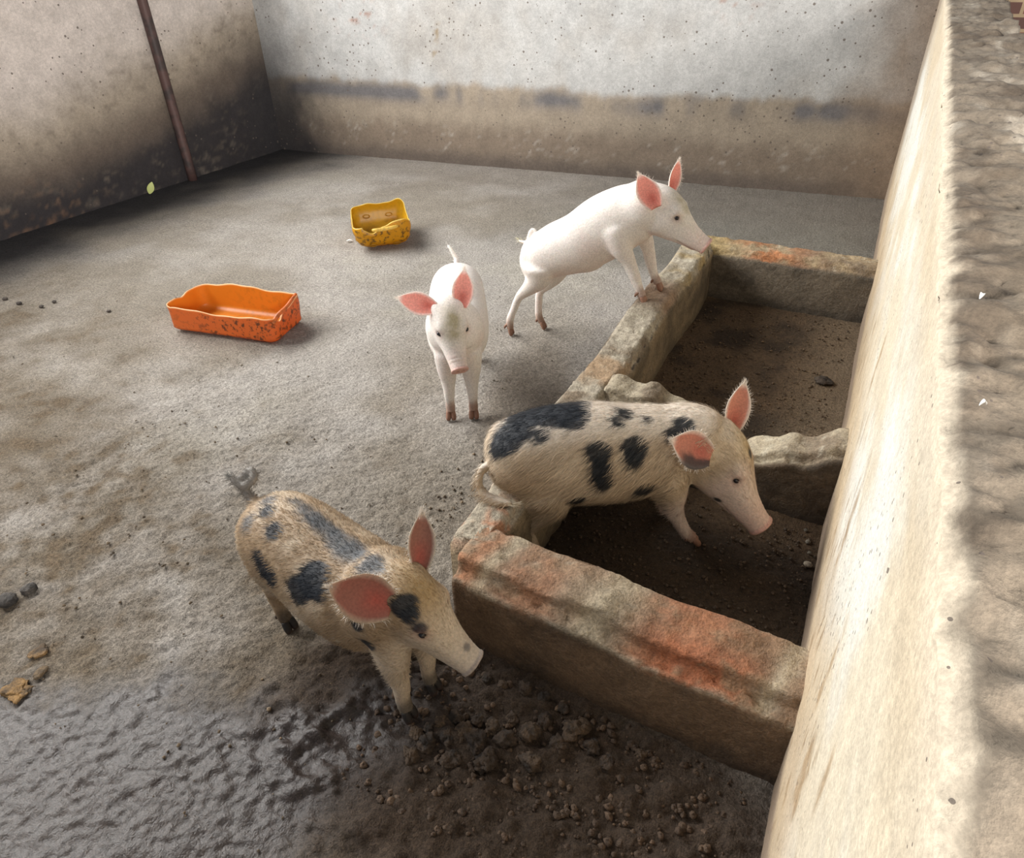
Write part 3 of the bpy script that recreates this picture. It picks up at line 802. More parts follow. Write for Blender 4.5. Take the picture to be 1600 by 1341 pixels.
def ear_shell(base, tip, nin, W, cup=.5, th=.0045, curl=0.0):
    """leaf-shaped cupped ear; nin = direction the open side faces"""
    base = np.array(base, float); tip = np.array(tip, float)
    ax = tip - base; L = np.linalg.norm(ax); ax /= L
    nin = np.array(nin, float); nin = nrm(nin - ax * (nin @ ax)); sd = np.cross(ax, nin)
    nu, nv = 22, 15
    us = np.linspace(0, 1, nu); vs = np.linspace(-1, 1, nv)
    hw = np.interp(us, [0, .12, .3, .45, .6, .75, .88, .96, 1], [.50, .74, .96, 1, .90, .64, .35, .16, .03]) * W / 2
    C = np.zeros((nu, nv, 3))
    for i, u in enumerate(us):
        c = base + ax * u * L + nin * (curl * L * u * u - .06 * L * math.sin(math.pi * u))
        k = cup * (1.25 - .6 * u)
        for j, v in enumerate(vs):
            ang = v * k * 1.25
            r = hw[i] / max(k * 1.25, .2)
            C[i, j] = c + sd * r * math.sin(ang) + nin * r * (1 - math.cos(ang))
    du = np.gradient(C, axis=0); dv = np.gradient(C, axis=1)
    nn = nrm(np.cross(du, dv)); s = np.sign((nn.reshape(-1, 3) @ nin).mean()); nn = nn * s
    edge = (1 - (np.abs(vs)[None, :] ** 4) * .7) * (1 - (us[:, None] ** 6) * .6)
    inner = C + nn * (th / 2 * edge)[:, :, None]; outer = C - nn * (th / 2 * edge)[:, :, None]
    V = np.concatenate([inner.reshape(-1, 3), outer.reshape(-1, 3)])
    F = []; off = nu * nv
    for i in range(nu - 1):
        for j in range(nv - 1):
            a = i * nv + j; q = (a, a + 1, a + nv + 1, a + nv)
            F.append(q); F.append(tuple(off + t for t in reversed(q)))
    rim = [i * nv for i in range(nu)] + [(nu - 1) * nv + j for j in range(1, nv)] + [i * nv + nv - 1 for i in range(nu - 2, -1, -1)] + [j for j in range(nv - 2, 0, -1)]
    for t in range(len(rim)):
        a = rim[t]; b = rim[(t + 1) % len(rim)]
        F.append((a, b, b + off, a + off))
    uu = np.repeat(us, nv); vv = np.tile(vs, nu)
    info = np.concatenate([np.stack([uu, vv, np.ones(off)], 1), np.stack([uu, vv, np.zeros(off)], 1)])
    return V, F, info

def toe(top, dirv, down, L, r):
    """one hoof half: from the pastern down to the ground"""
    top = np.array(top, float); d = nrm(np.array(dirv, float)); dn = np.array(down, float)
    rows = []
    for t, rr in ((0, .85), (.3, 1.0), (.65, 1.02), (.9, .85), (1.0, .55)):
        c = top + dn * t * L + d * (t ** 1.2) * L * .28
        rows.append([*c, r * rr])
    return tube(np.array(rows), n=10, k=2)

def build_pig(name, label, origin, heading, spine, head, ears, legs, tail, extra, colf, hair, voxel=.0032, eye_r=.0075):
    a = math.radians(heading)
    D = np.array([math.cos(a), math.sin(a), 0]); Lf = np.array([-D[1], D[0], 0]); Z = np.array([0, 0, 1.0]); O = np.array(origin, float)
    P = lambda s, t, z: O + D * s + Lf * t + Z * z
    parts = []
    sp = np.array([[*P(q[0], q[1], q[2]), q[3], q[4], q[5]] for q in spine])
    # head
    hc, hf, hu, HL = head['c'], nrm(head['f']), head.get('u', (0, 0, 1)), head['L']
    hc = np.array(hc, float)
    bd = nrm(sp[-1, :3] - sp[-2, :3]); e0 = sp[-1].copy()
    nk = Z * head.get('nk', .012)
    parts.append(tube(np.array([[*(sp[-2, :3] - bd * .04), .04], [*(sp[-2, :3] + nk * .5), .085], [*(e0[:3] + nk), .094], [*(e0[:3] * .5 + hc * .5 + nk), .092], [*(hc + nk * .3), .31 * HL], [*(hc + nrm(hc - e0[:3]) * .03), .12 * HL]]), n=28, k=5))
    sp = np.vstack([sp, [*(e0[:3] + bd * .03), *(e0[3:] * .75)], [*(e0[:3] + bd * .05), *(e0[3:] * .3)]])
    parts.append(loft(sp, Z, n=36, k=6, e=2.15))
    hu = np.array(hu, float); hu = nrm(hu - hf * (hu @ hf)); hl = np.cross(hu, hf)
    HP = lambda f, l, u: hc + HL * (hf * f + hl * l + hu * u)
    prof = [(-.30, -.10, .14, .16, .18), (-.22, -.08, .22, .24, .28), (-.10, -.05, .275, .31, .36), (.05, -.03, .295, .335, .40), (.18, -.03, .292, .325, .40), (.30, -.035, .275, .285, .38),
            (.42, -.05, .245, .235, .335), (.54, -.065, .210, .19, .275), (.66, -.08, .180, .155, .22), (.78, -.09, .160, .138, .175), (.88, -.095, .147, .128, .142),
            (.94, -.095, .142, .125, .13), (.975, -.095, .152, .138, .132), (1.0, -.095, .146, .132, .122)]
    hs = np.array([[*HP(f, 0, u), w_ * HL, t_ * HL, b_ * HL] for f, u, w_, t_, b_ in prof])
    parts.append(loft(hs, hu, n=32, k=5, e=2.25))
    HA = np.array([hf, hl, hu])
    for sgn in (1, -1):
        parts.append(ellipsoid(HP(.12, sgn * .175, -.17), HA, np.array([.25, .125, .20]) * HL))          # cheek
        parts.append(ellipsoid(HP(.29, sgn * .205, .15), HA, np.array([.12, .075, .07]) * HL))          # brow
        parts.append(ellipsoid(HP(-.04, sgn * .21, .15), HA, np.array([.12, .07, .09]) * HL))            # ear root
    parts.append(ellipsoid(HP(.72, 0, -.215), HA, np.array([.20, .09, .065]) * HL))                      # chin
    hooves = []
    for lg in legs:
        J = np.array([[*P(q[0], q[1], q[2]), q[3]] for q in lg['j']])
        J0 = J[0].copy(); J0[:3] = J[0, :3] + (J[0, :3] - J[1, :3]) * .35; J0[3] = .008
        J1 = J[0].copy(); J1[:3] = J[0, :3] + (J[0, :3] - J[1, :3]) * .2; J1[3] *= .7
        parts.append(tube(np.vstack([J0, J1, J]), n=18, k=6))
        if 'ham' in lg:
            for (s, t, z, rs, rt, rz, tilt) in lg['ham']:
                ct, st = math.cos(tilt), math.sin(tilt)
                A1 = D * ct + Z * st; A3 = -D * st + Z * ct
                parts.append(ellipsoid(P(s, t, z), np.array([A1, Lf, A3]), (rs, rt, rz)))
        end = J[-1, :3]; prev = J[-2, :3]; r = J[-1, 3]
        dn = nrm(end - prev); dn = nrm(dn * .55 + np.array([0, 0, -.75]))
        fd = nrm(np.array(lg.get('toe', D), float)); fd = fd - Z * fd[2]; fd = nrm(fd); sd = np.cross(Z, fd)
        gz = lg['g'] - .003
        Lh = max((end[2] - gz) / max(-dn[2], .3), .018)
        for s_ in (1, -1):
            hooves.append(toe(end + sd * s_ * r * .5 + Z * .004, fd + sd * s_ * .22, dn, Lh, r * .6))
            hooves.append(tube(np.array([[*(end - fd * r * .6 + sd * s_ * r * .5 + Z * .022), .004], [*(end - fd * r * 1.35 + sd * s_ * r * .7 + Z * .012), .0055], [*(end - fd * r * 1.5 + sd * s_ * r * .75 + Z * .002), .003]]), n=8, k=2))
    T = np.array([[*(P(*q[:3])), q[3]] for q in tail]); parts.append(tube(T, n=12, k=6))
    for (s, t, z, rs, rt, rz) in extra:
        parts.append(ellipsoid(P(s, t, z), np.array([D, Lf, Z]), (rs, rt, rz)))
    V, F = join(parts)
    me = bpy.data.meshes.new('raw'); me.from_pydata(V.tolist(), [], F); me.update()
    ob = bpy.data.objects.new('raw', me); COL.objects.link(ob)
    md = ob.modifiers.new('r', 'REMESH'); md.mode = 'VOXEL'; md.voxel_size = voxel
    md = ob.modifiers.new('s', 'SMOOTH'); md.factor = .5; md.iterations = 6
    dg = bpy.context.evaluated_depsgraph_get(); me2 = bpy.data.meshes.new_from_object(ob.evaluated_get(dg))
    bpy.data.objects.remove(ob); bpy.data.meshes.remove(me)
    n = len(me2.vertices); BV = np.zeros(n * 3); me2.vertices.foreach_get('co', BV); BV = BV.reshape(-1, 3)
    BN = np.zeros(n * 3); me2.vertices.foreach_get('normal', BN); BN = BN.reshape(-1, 3)
    BF = [tuple(p.vertices) for p in me2.polygons]
    ed = np.zeros(len(me2.edges) * 2, np.int64); me2.edges.foreach_get('vertices', ed); ed = ed.reshape(-1, 2)
    def hloc(Q): q = (Q - hc) / HL; return q @ hf, q @ hl, q @ hu
    bpy.data.meshes.remove(me2)
    f, l, u = hloc(BV)
    # melt the joints into one skin, keeping snout, feet and tail crisp
    wsm = np.ones(n)
    wsm *= 1 - sstep(.35, .7, f) * (np.abs(l) < .4) * (np.abs(u) < .6) * (f < 1.2)
    for lg in legs:
        for k_ in (-1, -2, -3):
            q = lg['j'][k_]; wsm *= sstep(.02, .06, np.linalg.norm(BV - P(*q[:3]), axis=1))
    for q in tail[1:]: wsm *= sstep(.008, .03, np.linalg.norm(BV - P(*q[:3]), axis=1))
    deg = np.bincount(ed.ravel(), minlength=n).astype(float)
    for it in range(46):
        A_ = np.stack([np.bincount(ed[:, 0], BV[ed[:, 1], k_], n) + np.bincount(ed[:, 1], BV[ed[:, 0], k_], n) for k_ in range(3)], 1) / deg[:, None]
        BV = BV + (A_ - BV) * (wsm * .6)[:, None]
    fa = np.array([q[:3] for q in BF]); fn_ = np.cross(BV[fa[:, 1]] - BV[fa[:, 0]], BV[fa[:, 2]] - BV[fa[:, 0]])
    BN = np.zeros((n, 3))
    for k_ in range(3): np.add.at(BN, fa[:, k_], fn_)
    BN = nrm(BN)
    f, l, u = hloc(BV)
    # nostrils, mouth line
    for sg in (1, -1):
        dn = np.hypot((l - sg * .045) / .85, (u + .088)) ; g = np.exp(-(dn / .024) ** 2) * (f > .95)
        BV = BV - hf * (g * .014)[:, None]
    mu = -.215 - .02 * np.sin((f - .4) * 5); mm = np.exp(-((u - mu) / .014) ** 2) * sstep(.50, .62, f) * sstep(1.0, .93, f) * (np.abs(l) > .02)
    BV = BV - BN * (mm * .0035)[:, None]
    ridge = np.exp(-((f - .955) / .012) ** 2); BV = BV - BN * (ridge * .0015 * (u > -.2))[:, None]
    for fw in (.80, .86):
        BV = BV - BN * (np.exp(-((f - fw - .02 * u) / .008) ** 2) * (u > -.05) * .0012)[:, None]
    bvh = BVHTree.FromPolygons([Vector(v) for v in BV], BF)
    # eyes
    eyes = []
    for sg in (1, -1):
        org = HP(.37, sg * .6, .085); hit = bvh.ray_cast(Vector(org), Vector(-hl * sg + hf * .0))
        if hit[0] is not None: eyes.append((np.array(hit[0]), np.array(hit[1])))
    for p_, n_ in eyes:
        d = np.linalg.norm(BV - p_, axis=1); g = np.exp(-(d / (eye_r * 1.15)) ** 2)
        BV = BV - n_ * (g * eye_r * .75)[:, None]
    col = colf(BV, BN, (f, l, u), P)
    col = mixc(col, srgb(168, 66, 54), np.zeros(n))
    # general features
    disc = sstep(.935, .965, f) * (np.abs(l) < .2) * (np.abs(u + .1) < .2)
    col = mixc(col, head.get('nose', srgb(196, 138, 126)), disc * .85)
    pk = sstep(.5, .95, f) * sstep(.34, .24, np.abs(l)) * sstep(.36, .26, np.abs(u + .1)) * (f < 1.1)
    col = mixc(col, head.get('muz', srgb(214, 176, 160)), pk * .45)
    for sg in (1, -1):
        dn = np.hypot((l - sg * .045) / .85, (u + .088)); col = mixc(col, srgb(70, 36, 32), np.exp(-(dn / .022) ** 2) * (f > .93) * .95)
    col = mixc(col, srgb(140, 96, 86), mm * .4)
    for p_, n_ in eyes:
        d = np.linalg.norm(BV - p_, axis=1)
        col = mixc(col, srgb(186, 146, 134), np.exp(-(d / (eye_r * 2.3)) ** 2) * .55)
        col = mixc(col, srgb(70, 48, 44), np.exp(-(d / (eye_r * 1.15)) ** 4) * .9)
    for lg in legs:
        q = lg['j'][-1]; e_ = P(*q[:3]); d = np.linalg.norm((BV - e_) * np.array([1, 1, .7]), axis=1)
        col = mixc(col, head.get('hoof', srgb(150, 112, 92)), sstep(.042, .016, d) * head.get('hoofmix', .75))
    # append hooves and ears to the same skin
    allp = [(BV, BF)]; cols = [col]
    for hv, hfc in hooves:
        allp.append((hv, hfc)); hc_ = np.tile(head.get('hoof', srgb(150, 112, 92)), (len(hv), 1))
        zr = (hv[:, 2] - hv[:, 2].min()); hc_ = mixc(hc_, srgb(92, 66, 52), sstep(.02, 0, zr) * .6); cols.append(hc_)
    earinfo = []
    for e in ears:
        b_ = HP(*e['b']); t_ = b_ + nrm(e['dir']) * e['L']
        ev, ef, ei = ear_shell(b_ - nrm(e['dir']) * .012, t_, e['n'], e['W'], e.get('cup', .55), curl=e.get('curl', 0.0))
        ec = colf(ev, ev * 0, None, P) * 0 + e.get('out', srgb(232, 214, 204))
        inn = ei[:, 2] * sstep(.97, .74, np.abs(ei[:, 1])) * sstep(.98, .82, ei[:, 0])
        en = fbm(ev, 60, 3, 5)
        ec = mixc(ec, e.get('in', srgb(224, 142, 126)), inn * .95)
        ec = mixc(ec, srgb(176, 72, 58), inn * np.exp(-((ei[:, 0] - .22) / .22) ** 2) * np.exp(-((ei[:, 1]) / .55) ** 2) * .7 * (1 + .5 * en))
        if 'dark' in e: ec = e['dark'](ec, ei, en)
        allp.append((ev, ef)); cols.append(ec); earinfo.append((ev, ei))
    FV, FF = join(allp)
    body = mesh_obj('body', FV, FF, m_coat, col=np.clip(np.vstack(cols), 0, 1))
    root = bpy.data.objects.new(name, None); COL.objects.link(root)
    root.empty_display_size = .1
    root.location = (float(O[0]), float(O[1]), float(O[2])); bpy.context.view_layer.update()
    def put(o): o.parent = root; o.matrix_parent_inverse = root.matrix_world.inverted()
    put(body)
    for p_, n_ in eyes:
        ax = np.array([n_, nrm(np.cross(n_, hu)), nrm(np.cross(n_, np.cross(n_, hu)))])
        ev, ef = ellipsoid(p_ - n_ * eye_r * .55, ax, (eye_r * .95, eye_r * 1.05, eye_r * .85), 16, 10)
        put(mesh_obj('eye', ev, ef, m_eye))
    # bristles -----------------------------------------------------------
    rng = np.random.default_rng(hair.get('seed', 3))
    tri = np.array([q[:3] for q in BF]); 
    cen = BV[tri].mean(1); ar = np.linalg.norm(np.cross(BV[tri[:, 1]] - BV[tri[:, 0]], BV[tri[:, 2]] - BV[tri[:, 0]]), axis=1)
    fc, lc, uc = hloc(cen)
    wt = ar.copy(); wt *= 1 - .9 * sstep(.3, .95, fc) * (np.abs(lc) < .34) * (np.abs(uc) < .5) * (fc < 1.1)
    for p_, n_ in eyes: wt[np.linalg.norm(cen - p_, axis=1) < eye_r * 1.5] = 0
    wt[cen[:, 2] < hair.get('zmin', .03)] *= .2
    nh = hair['n']; pick = rng.choice(len(tri), nh, p=wt / wt.sum())
    bc = rng.dirichlet((1, 1, 1), nh)
    root_p = (BV[tri[pick]] * bc[:, :, None]).sum(1); rn = nrm(BN[tri[pick]].mean(1)); rc = col[tri[pick, 0]]
    fh, lh, uh = hloc(root_p)
    flow = -D * .8 - Z * .55 + rng.normal(0, .16, (nh, 3))
    ishead = (fh > -.15) & (fh < 1.1) & (np.abs(lh) < .5) & (np.abs(uh) < .55)
    flow[ishead] = -hf * .9 - hu * .15 + rng.normal(0, .13, (ishead.sum(), 3))
    legz = root_p[:, 2] < hair.get('legz', .14)
    flow[legz & ~ishead] = np.array([0, 0, -1.0]) + rng.normal(0, .15, ((legz & ~ishead).sum(), 3))
    flow = nrm(flow - rn * (flow * rn).sum(1, keepdims=True))
    ln = hair['len'] * (.6 + .8 * rng.random(nh)); ln[ishead] *= .6; ln[legz] *= .5
    lift = hair.get('lift', .22)
    d1 = nrm(flow + rn * lift * (.5 + rng.random((nh, 1)))); d2 = nrm(flow + rn * lift * .3 + np.array([0, 0, -.15]))
    sdv = nrm(np.cross(d1, rn)); wd = (hair['w'] * (.6 + .8 * rng.random(nh)))[:, None]
    p0 = root_p - rn * .0008; p1 = p0 + d1 * (ln * .5)[:, None]; p2 = p1 + d2 * (ln * .5)[:, None]
    HV = np.stack([p0 - sdv * wd, p0 + sdv * wd, p1 - sdv * wd * .7, p1 + sdv * wd * .7, p2], 1).reshape(-1, 3)
    b0 = np.arange(nh) * 5
    HF = [x for q in b0.tolist() for x in ((q, q + 1, q + 3, q + 2), (q + 2, q + 3, q + 4))]
    hcol = np.clip(rc * (.72 + .62 * rng.random((nh, 1)) ** 1.5) + hair.get('add', 0.02) * rc, 0, .95); hcol = np.repeat(hcol, 5, 0)
    # ear fringe and tail tuft
    EV = []; EC = []
    for ev, ei in earinfo:
        c0 = ev.mean(0)
        rim = np.where((np.abs(ei[:, 1]) > .9) | (ei[:, 0] > .95))[0]
        for i in rng.choice(rim, hair.get('fringe', 260)):
            o_ = nrm(ev[i] - c0); o_ = nrm(o_ + rng.normal(0, .25, 3)); s_ = nrm(np.cross(o_, rng.normal(0, 1, 3))) * hair['w'] * .7; L_ = .006 + .008 * rng.random()
            q0 = ev[i] + rng.normal(0, .0015, 3); EV += [q0 - s_, q0 + s_, q0 + o_ * L_ * .5 - s_ * .6, q0 + o_ * L_ * .5 + s_ * .6, q0 + o_ * L_]
            EC += [hair.get('fringe_col', srgb(236, 226, 214))] * 5
    td = nrm(T[-1, :3] - T[-2, :3])
    for i in range(hair.get('tuft', 60)):
        kk = rng.integers(max(0, len(T) - 3), len(T)); q0 = T[kk, :3] + rng.normal(0, .003, 3); o_ = nrm(td + rng.normal(0, .28, 3)); L_ = hair.get('tuftlen', .03) * (.5 + rng.random() * .8)
        s_ = nrm(np.cross(o_, rng.normal(0, 1, 3))) * hair['w']
        EV += [q0 - s_, q0 + s_, q0 + o_ * L_ * .5 - s_ * .7, q0 + o_ * L_ * .5 + s_ * .7, q0 + o_ * L_]
        EC += [hair.get('tuft_col', srgb(214, 206, 170)) * (.7 + .5 * rng.random())] * 5
    EV = np.array(EV); EC = np.array(EC); ne = len(EV) // 5; b1 = (np.arange(ne) + nh) * 5
    HF += [x for q in b1.tolist() for x in ((q, q + 1, q + 3, q + 2), (q + 2, q + 3, q + 4))]
    h = mesh_obj('bristle_hair', np.vstack([HV, EV]), HF, m_hair, col=np.clip(np.vstack([hcol, EC]), 0, 1), smooth=False)
    put(h)
    tag(root, label, 'pig')
    return root

WHITE = srgb(238, 230, 222)
def white_col(mud=(.15, .0), green=.5):
    def fn(V, Nn, h, P):
        c = np.tile(WHITE, (len(V), 1))
        n = fbm(V, 9, 3, 3); n2 = fbm(V, 40, 3, 7)
        c = mixc(c, srgb(226, 196, 184), sstep(-.1, .6, n) * .3)
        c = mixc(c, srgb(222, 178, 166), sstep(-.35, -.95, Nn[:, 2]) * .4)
        if h is not None:
            f, l, u = h
            g = np.exp(-((f - .3) / .28) ** 2 - (l / .17) ** 2) * (u > .02)
            c = mixc(c, srgb(160, 148, 108), np.clip(g * (green + .25 + .6 * n2), 0, .85))
        zz = V[:, 2] - mud[1]
        c = mixc(c, srgb(190, 160, 134), sstep(mud[0], mud[0] * .3, zz + .04 * n2) * .6)
        return c
    return fn

# white piglet with its front feet up on the low wall
p1_ears = [
    dict(b=(-.01, -.34, .10), dir=(-.28, -.12, .50), n=(.22, -.92, -.1), L=.125, W=.088, cup=.45),
    dict(b=(.03, .25, .20), dir=(.10, .22, .80), n=(.85, -.45, .1), L=.105, W=.07, cup=.8)]
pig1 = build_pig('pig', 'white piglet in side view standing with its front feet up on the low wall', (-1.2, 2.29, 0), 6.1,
    spine=[(.0, 0, .335, .03, .03, .04), (.02, 0, .345, .07, .065, .075), (.07, 0, .355, .098, .095, .085), (.14, 0, .385, .105, .112, .098), (.23, 0, .435, .108, .115, .115),
           (.32, 0, .505, .104, .12, .125), (.395, 0, .555, .095, .112, .12), (.44, 0, .575, .085, .10, .112)],
    head=dict(c=(-.695, 2.343, .612), f=(.865, .06, -.50), L=.235),
    ears=p1_ears,
    legs=[dict(j=[(.08, -.055, .33, .07), (.075, -.06, .285, .052), (.035, -.055, .235, .033), (-.012, -.05, .185, .02), (-.035, -.05, .13, .0155), (-.055, -.05, .075, .016), (-.056, -.05, .03, .0145)], g=0,
               ham=[(.065, -.045, .34, .075, .044, .09, .2)]),
          dict(j=[(.12, .055, .32, .065), (.105, .055, .26, .045), (.075, .05, .215, .030), (.042, .05, .175, .0195), (.036, .05, .12, .0155), (.036, .05, .06, .0155), (.05, .05, .03, .0145)], g=0,
               ham=[(.09, .05, .34, .075, .05, .09, .2)]),
          dict(j=[(.375, -.06, .52, .055), (.40, -.07, .46, .042), (.432, -.066, .41, .029), (.462, -.064, .345, .021), (.48, -.066, .305, .0165), (.496, -.07, .275, .0165)], g=.25,
               ham=[(.37, -.045, .52, .06, .042, .10, .5)]),
          dict(j=[(.41, .06, .54, .055), (.44, .07, .48, .042), (.47, .066, .43, .029), (.492, .063, .36, .021), (.508, .06, .315, .0165), (.528, .06, .28, .0165)], g=.25)],
    tail=[(.02, 0, .40, .016), (.016, 0, .425, .011), (.022, 0.005, .45, .009), (.034, .008, .455, .0075), (.036, .0, .44, .007), (.02, -.01, .415, .0065), (-.01, -.01, .408, .006), (-.03, 0, .408, .0045)],
    extra=[(.21, 0, .37, .12, .075, .06)],
    colf=white_col((.10, 0)), hair=dict(n=15000, len=.013, w=.00042, lift=.16, add=.05, legz=.2, tuft=90, seed=1))

def stand_spine(ext=0.0):
    return [(q[0] + (ext * q[0] / .235 if q[0] < 0 else 0), *q[1:]) for q in [(-.235, 0, .275, .03, .03, .04), (-.215, 0, .275, .07, .065, .08), (-.17, 0, .275, .096, .095, .10), (-.10, 0, .272, .104, .105, .105), (-.02, 0, .265, .110, .11, .112),
            (.07, 0, .265, .106, .112, .112), (.125, 0, .285, .084, .100, .100)]]
def hind(t, s=-.15, dz=0, g=0, toe=None, ss=0):
    d = dict(j=[(s + .02, t * .9, .25, .062), (s + .035, t, .205, .048), (s + .0, t, .16, .031), (s - .03, t, .118, .02), (s - .02, t, .075, .0155), (s - .012, t, .045, .016), (s - .002, t, .028, .0155)], g=g,
             ham=[(s + .0, t * .85, .245, .075, .046, .085, -.1)])
    return d
def fore(t, s=.16):
    return dict(j=[(s - .01, t * .85, .26, .048), (s - .005, t, .20, .037), (s - .005, t, .155, .028), (s + .003, t, .11, .021), (s + .0, t, .07, .0165), (s + .002, t, .042, .0165), (s + .008, t, .028, .0155)], g=0,
                ham=[(s - .02, t * .85, .25, .052, .037, .08, .2)])

# white piglet facing the viewer
pig2 = build_pig('pig', 'white piglet standing on the open floor facing forward with both ears spread', (-1.206, 1.775, 0), -58,
    spine=[(q[0], q[1], q[2] + (.035 if q[0] < -.08 else .015), *q[3:]) for q in stand_spine(.11)],
    head=dict(c=(-1.135, 1.612, .412), f=(.52, -.48, -.62), u=(.15, -.1, .9), L=.195),
    ears=[dict(b=(-.08, -.24, .16), dir=(-.80, -.30, .22), n=(.25, -.75, .35), L=.115, W=.078, cup=.45),
          dict(b=(-.05, .25, .18), dir=(-.06, .30, .80), n=(.40, -.75, .35), L=.11, W=.075, cup=.45)],
    legs=[fore(-.040, .17), fore(.040, .17), hind(-.055, -.235), hind(.055, -.22)],
    tail=[(-.33, 0, .36, .014), (-.355, 0, .38, .010), (-.36, -.01, .40, .0085), (-.365, -.02, .42, .007), (-.372, -.03, .43, .005)],
    extra=[], colf=white_col((.09, 0), .6), hair=dict(n=14000, len=.013, w=.0004, lift=.16, add=.05, tuft=10, tuft_col=WHITE, seed=2))

# spotted pigs --------------------------------------------------------------
BLACK = srgb(30, 34, 40)
def spots_fn(base, spots, extra=None, amp=.018):
    def fn(V, Nn, h, P):
        n = fbm(V, 14, 3, 3); n2 = fbm(V, 60, 3, 7)
        c = np.tile(srgb(*base), (len(V), 1))
        c = mixc(c, srgb(222, 206, 182), sstep(-.1, .5, n + .3 * n2) * .45)
        if extra is not None: c = extra(c, V, Nn, h, n, n2, P)
        for (x, y, z, r, *k) in spots:
            d = np.linalg.norm(V - np.array([x, y, z]), axis=1) + n * amp + n2 * .004
            c = mixc(c, BLACK if not k else srgb(*k[0]), sstep(r + .005, r - .005, d) * .96 if not k else sstep(r + .012, r - .012, d + n2 * .006) * .8)
        return c
    return fn

def p3_extra(c, V, Nn, h, n, n2, P):
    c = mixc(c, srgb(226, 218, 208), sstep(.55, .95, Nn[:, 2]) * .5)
    if h is not None:
        f, l, u = h
        c = mixc(c, srgb(226, 208, 200), sstep(.15, .4, f) * (np.abs(l) < .5) * .7)
        g = np.exp(-((f - .25) / .3) ** 2 - (l / .12) ** 2) * (u > .0)
        c = mixc(c, srgb(178, 152, 98), g * .6)
    return c
EARSIDE = -1
P3S = [(-0.585, 1.264, 0.435, 0.089), (-0.614, 1.240, 0.432, 0.060), (-0.527, 1.242, 0.442, 0.049), (-0.636, 1.203, 0.429, 0.053), (-0.642, 1.133, 0.413, 0.048), (-0.660, 1.108, 0.392, 0.038), (-0.615, 1.152, 0.423, 0.034), (-0.572, 1.156, 0.421, 0.026), (-0.426, 1.280, 0.427, 0.026), (-0.372, 1.258, 0.384, 0.035), (-0.367, 1.247, 0.366, 0.031), (-0.438, 1.202, 0.390, 0.031), (-0.427, 1.191, 0.357, 0.024), (-0.423, 1.187, 0.330, 0.026), (-0.418, 1.190, 0.302, 0.023), (-0.418, 1.320, 0.427, 0.021), (-0.367, 1.340, 0.417, 0.021), (-0.286, 1.374, 0.406, 0.027), (-0.308, 1.339, 0.394, 0.016), (-0.473, 1.167, 0.248, 0.022), (-0.338, 1.264, 0.255, 0.027), (-0.177, 1.379, 0.198, 0.014), (-0.133, 1.444, 0.319, 0.015)]
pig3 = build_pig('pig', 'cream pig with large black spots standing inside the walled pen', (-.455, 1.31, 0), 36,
    spine=[(-.31, 0, .315, .03, .03, .04), (-.29, 0, .318, .075, .07, .07), (-.235, 0, .325, .10, .10, .088), (-.15, 0, .318, .115, .124, .12), (-.05, 0, .308, .120, .134, .13),
           (.05, 0, .30, .115, .125, .125), (.13, 0, .305, .102, .115, .115), (.18, 0, .312, .09, .10, .105)],
    head=dict(c=(-.225, 1.445, .315), f=(.19, -.03, -.19), u=(.6, .1, .6), L=.25),
    ears=[dict(b=(-.04, -.39, .06), dir=(-.62, -.42, .46), n=(.25, -.66, .70), L=.11, W=.098, cup=.35, dark=lambda ec, ei, en: mixc(ec, srgb(36, 34, 38), ei[:, 2] * sstep(.1, .5, ei[:, 1] * EARSIDE + .2 * en) * sstep(.8, .5, ei[:, 0]) * .9), out=srgb(226, 212, 200), **{'in': srgb(190, 118, 96)}),
          dict(b=(.0, .27, .18), dir=(.02, .22, .85), n=(.40, -.8, .2), L=.125, W=.07, cup=.6, out=srgb(232, 222, 212), **{'in': srgb(204, 134, 112)})],
    legs=[dict(j=[(.14, -.055, .26, .055), (.155, -.06, .20, .045), (.165, -.06, .15, .031), (.185, -.06, .10, .022), (.205, -.06, .06, .0175), (.222, -.06, .035, .017), (.235, -.06, .024, .016)], g=0,
               ham=[(.13, -.05, .26, .06, .046, .09, .3)]),
          fore(.05, .19), hind(-.055, -.19), hind(.055, -.17)],
    tail=[(-.29, -.02, .325, .014), (-.325, -.035, .322, .011), (-.34, -.055, .30, .010), (-.33, -.075, .275, .012), (-.305, -.09, .264, .014), (-.28, -.10, .262, .010), (-.265, -.105, .262, .006)],
    extra=[], colf=spots_fn((188, 168, 142), P3S, p3_extra),
    hair=dict(n=30000, len=.026, w=.00055, lift=.28, add=.03, tuft=80, tuft_col=srgb(206, 194, 170), seed=3))

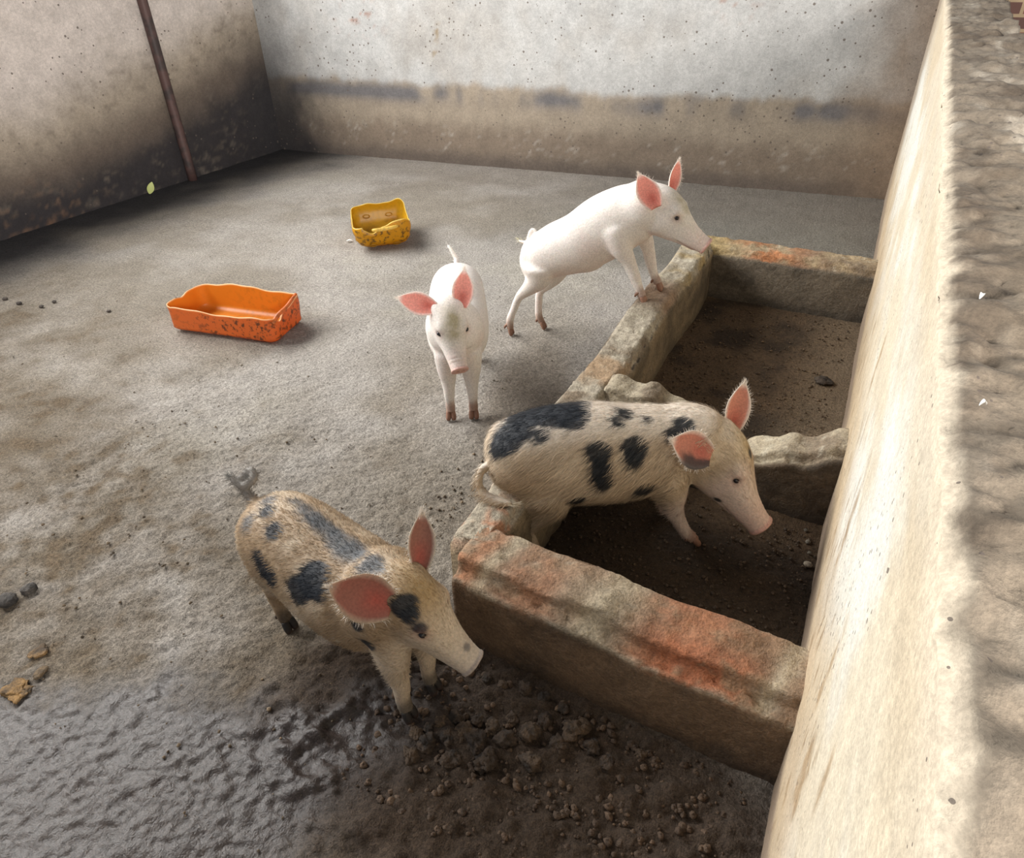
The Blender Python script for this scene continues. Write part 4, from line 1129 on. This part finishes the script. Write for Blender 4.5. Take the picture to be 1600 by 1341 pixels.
def p4_extra(c, V, Nn, h, n, n2, P):
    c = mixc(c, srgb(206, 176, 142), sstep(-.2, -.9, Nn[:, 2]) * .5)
    c = mixc(c, srgb(112, 110, 106), sstep(-1.086, -1.10, V[:, 0]) * .85)
    if h is not None:
        f, l, u = h
        c = mixc(c, srgb(210, 194, 172), sstep(.1, .45, f) * (np.abs(l) < .5) * .75)
        g = np.exp(-((f - .1) / .25) ** 2 - (l / .2) ** 2) * (u > .0)
        c = mixc(c, srgb(190, 158, 104), g * .6)
    return c
P4S = [(-1.027, 0.725, 0.380, 0.024, (84, 88, 92)), (-1.035, 0.666, 0.364, 0.020, (84, 88, 92)), (-1.001, 0.696, 0.384, 0.023), (-0.950, 0.660, 0.376, 0.020), (-0.951, 0.613, 0.315, 0.020), (-0.926, 0.606, 0.306, 0.018), (-0.970, 0.620, 0.328, 0.013), (-0.813, 0.614, 0.342, 0.037), (-0.838, 0.599, 0.317, 0.035), (-0.827, 0.626, 0.352, 0.022), (-0.785, 0.602, 0.332, 0.021), (-0.676, 0.557, 0.434, 0.015), (-0.967, 0.743, 0.385, 0.015, (84, 88, 92)), (-0.938, 0.737, 0.386, 0.018, (84, 88, 92)), (-0.907, 0.728, 0.384, 0.020, (84, 88, 92)), (-0.878, 0.721, 0.380, 0.022, (84, 88, 92)), (-0.854, 0.717, 0.376, 0.023, (84, 88, 92)), (-0.827, 0.713, 0.373, 0.023, (84, 88, 92)), (-0.796, 0.704, 0.373, 0.024, (84, 88, 92)), (-0.770, 0.697, 0.374, 0.025, (84, 88, 92)), (-0.741, 0.691, 0.380, 0.024, (84, 88, 92)), (-0.700, 0.669, 0.403, 0.024, (84, 88, 92)), (-0.678, 0.665, 0.404, 0.021, (84, 88, 92)), (-0.659, 0.660, 0.408, 0.015, (84, 88, 92)), (-0.679, 0.583, 0.316, 0.013), (-0.665, 0.590, 0.264, 0.015), (-0.592, 0.628, 0.378, 0.021), (-0.580, 0.625, 0.360, 0.013), (-0.559, 0.622, 0.337, 0.010), (-0.499, 0.680, 0.254, 0.009)]
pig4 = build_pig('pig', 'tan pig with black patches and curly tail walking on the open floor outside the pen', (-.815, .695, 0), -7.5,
    spine=[(q[0], q[1], q[2] + (.012 if q[0] < -.08 else 0), *q[3:]) for q in stand_spine(.06)],
    head=dict(c=(-.632, .668, .350), f=(.155, .015, -.125), u=(0, 0, 1), L=.205, hoof=srgb(40, 36, 34), nose=srgb(128, 112, 108), muz=srgb(196, 184, 172)),
    ears=[dict(b=(-.08, -.27, .14), dir=(-.44, -.40, .50), n=(.62, -.45, .5), L=.12, W=.094, cup=.45, out=srgb(176, 158, 136), **{'in': srgb(148, 88, 74)}),
          dict(b=(-.05, .26, .18), dir=(-.12, .35, .75), n=(.7, -.5, .2), L=.105, W=.068, cup=.8, out=srgb(206, 196, 180), **{'in': srgb(148, 96, 80)})],
    legs=[fore(-.045, .185), fore(.035, .185), hind(-.045, -.205), hind(.055, -.19)],
    tail=[(-.28, 0, .345, .014), (-.305, 0, .36, .010), (-.325, .01, .38, .012), (-.315, .03, .397, .012), (-.295, .02, .39, .010), (-.31, .0, .375, .010), (-.34, -.005, .388, .008)],
    extra=[], colf=spots_fn((158, 134, 105), P4S, p4_extra),
    hair=dict(n=30000, len=.018, w=.00055, lift=.28, add=.03, tuft=260, tuft_col=srgb(128, 126, 120), tuftlen=.024, seed=4))
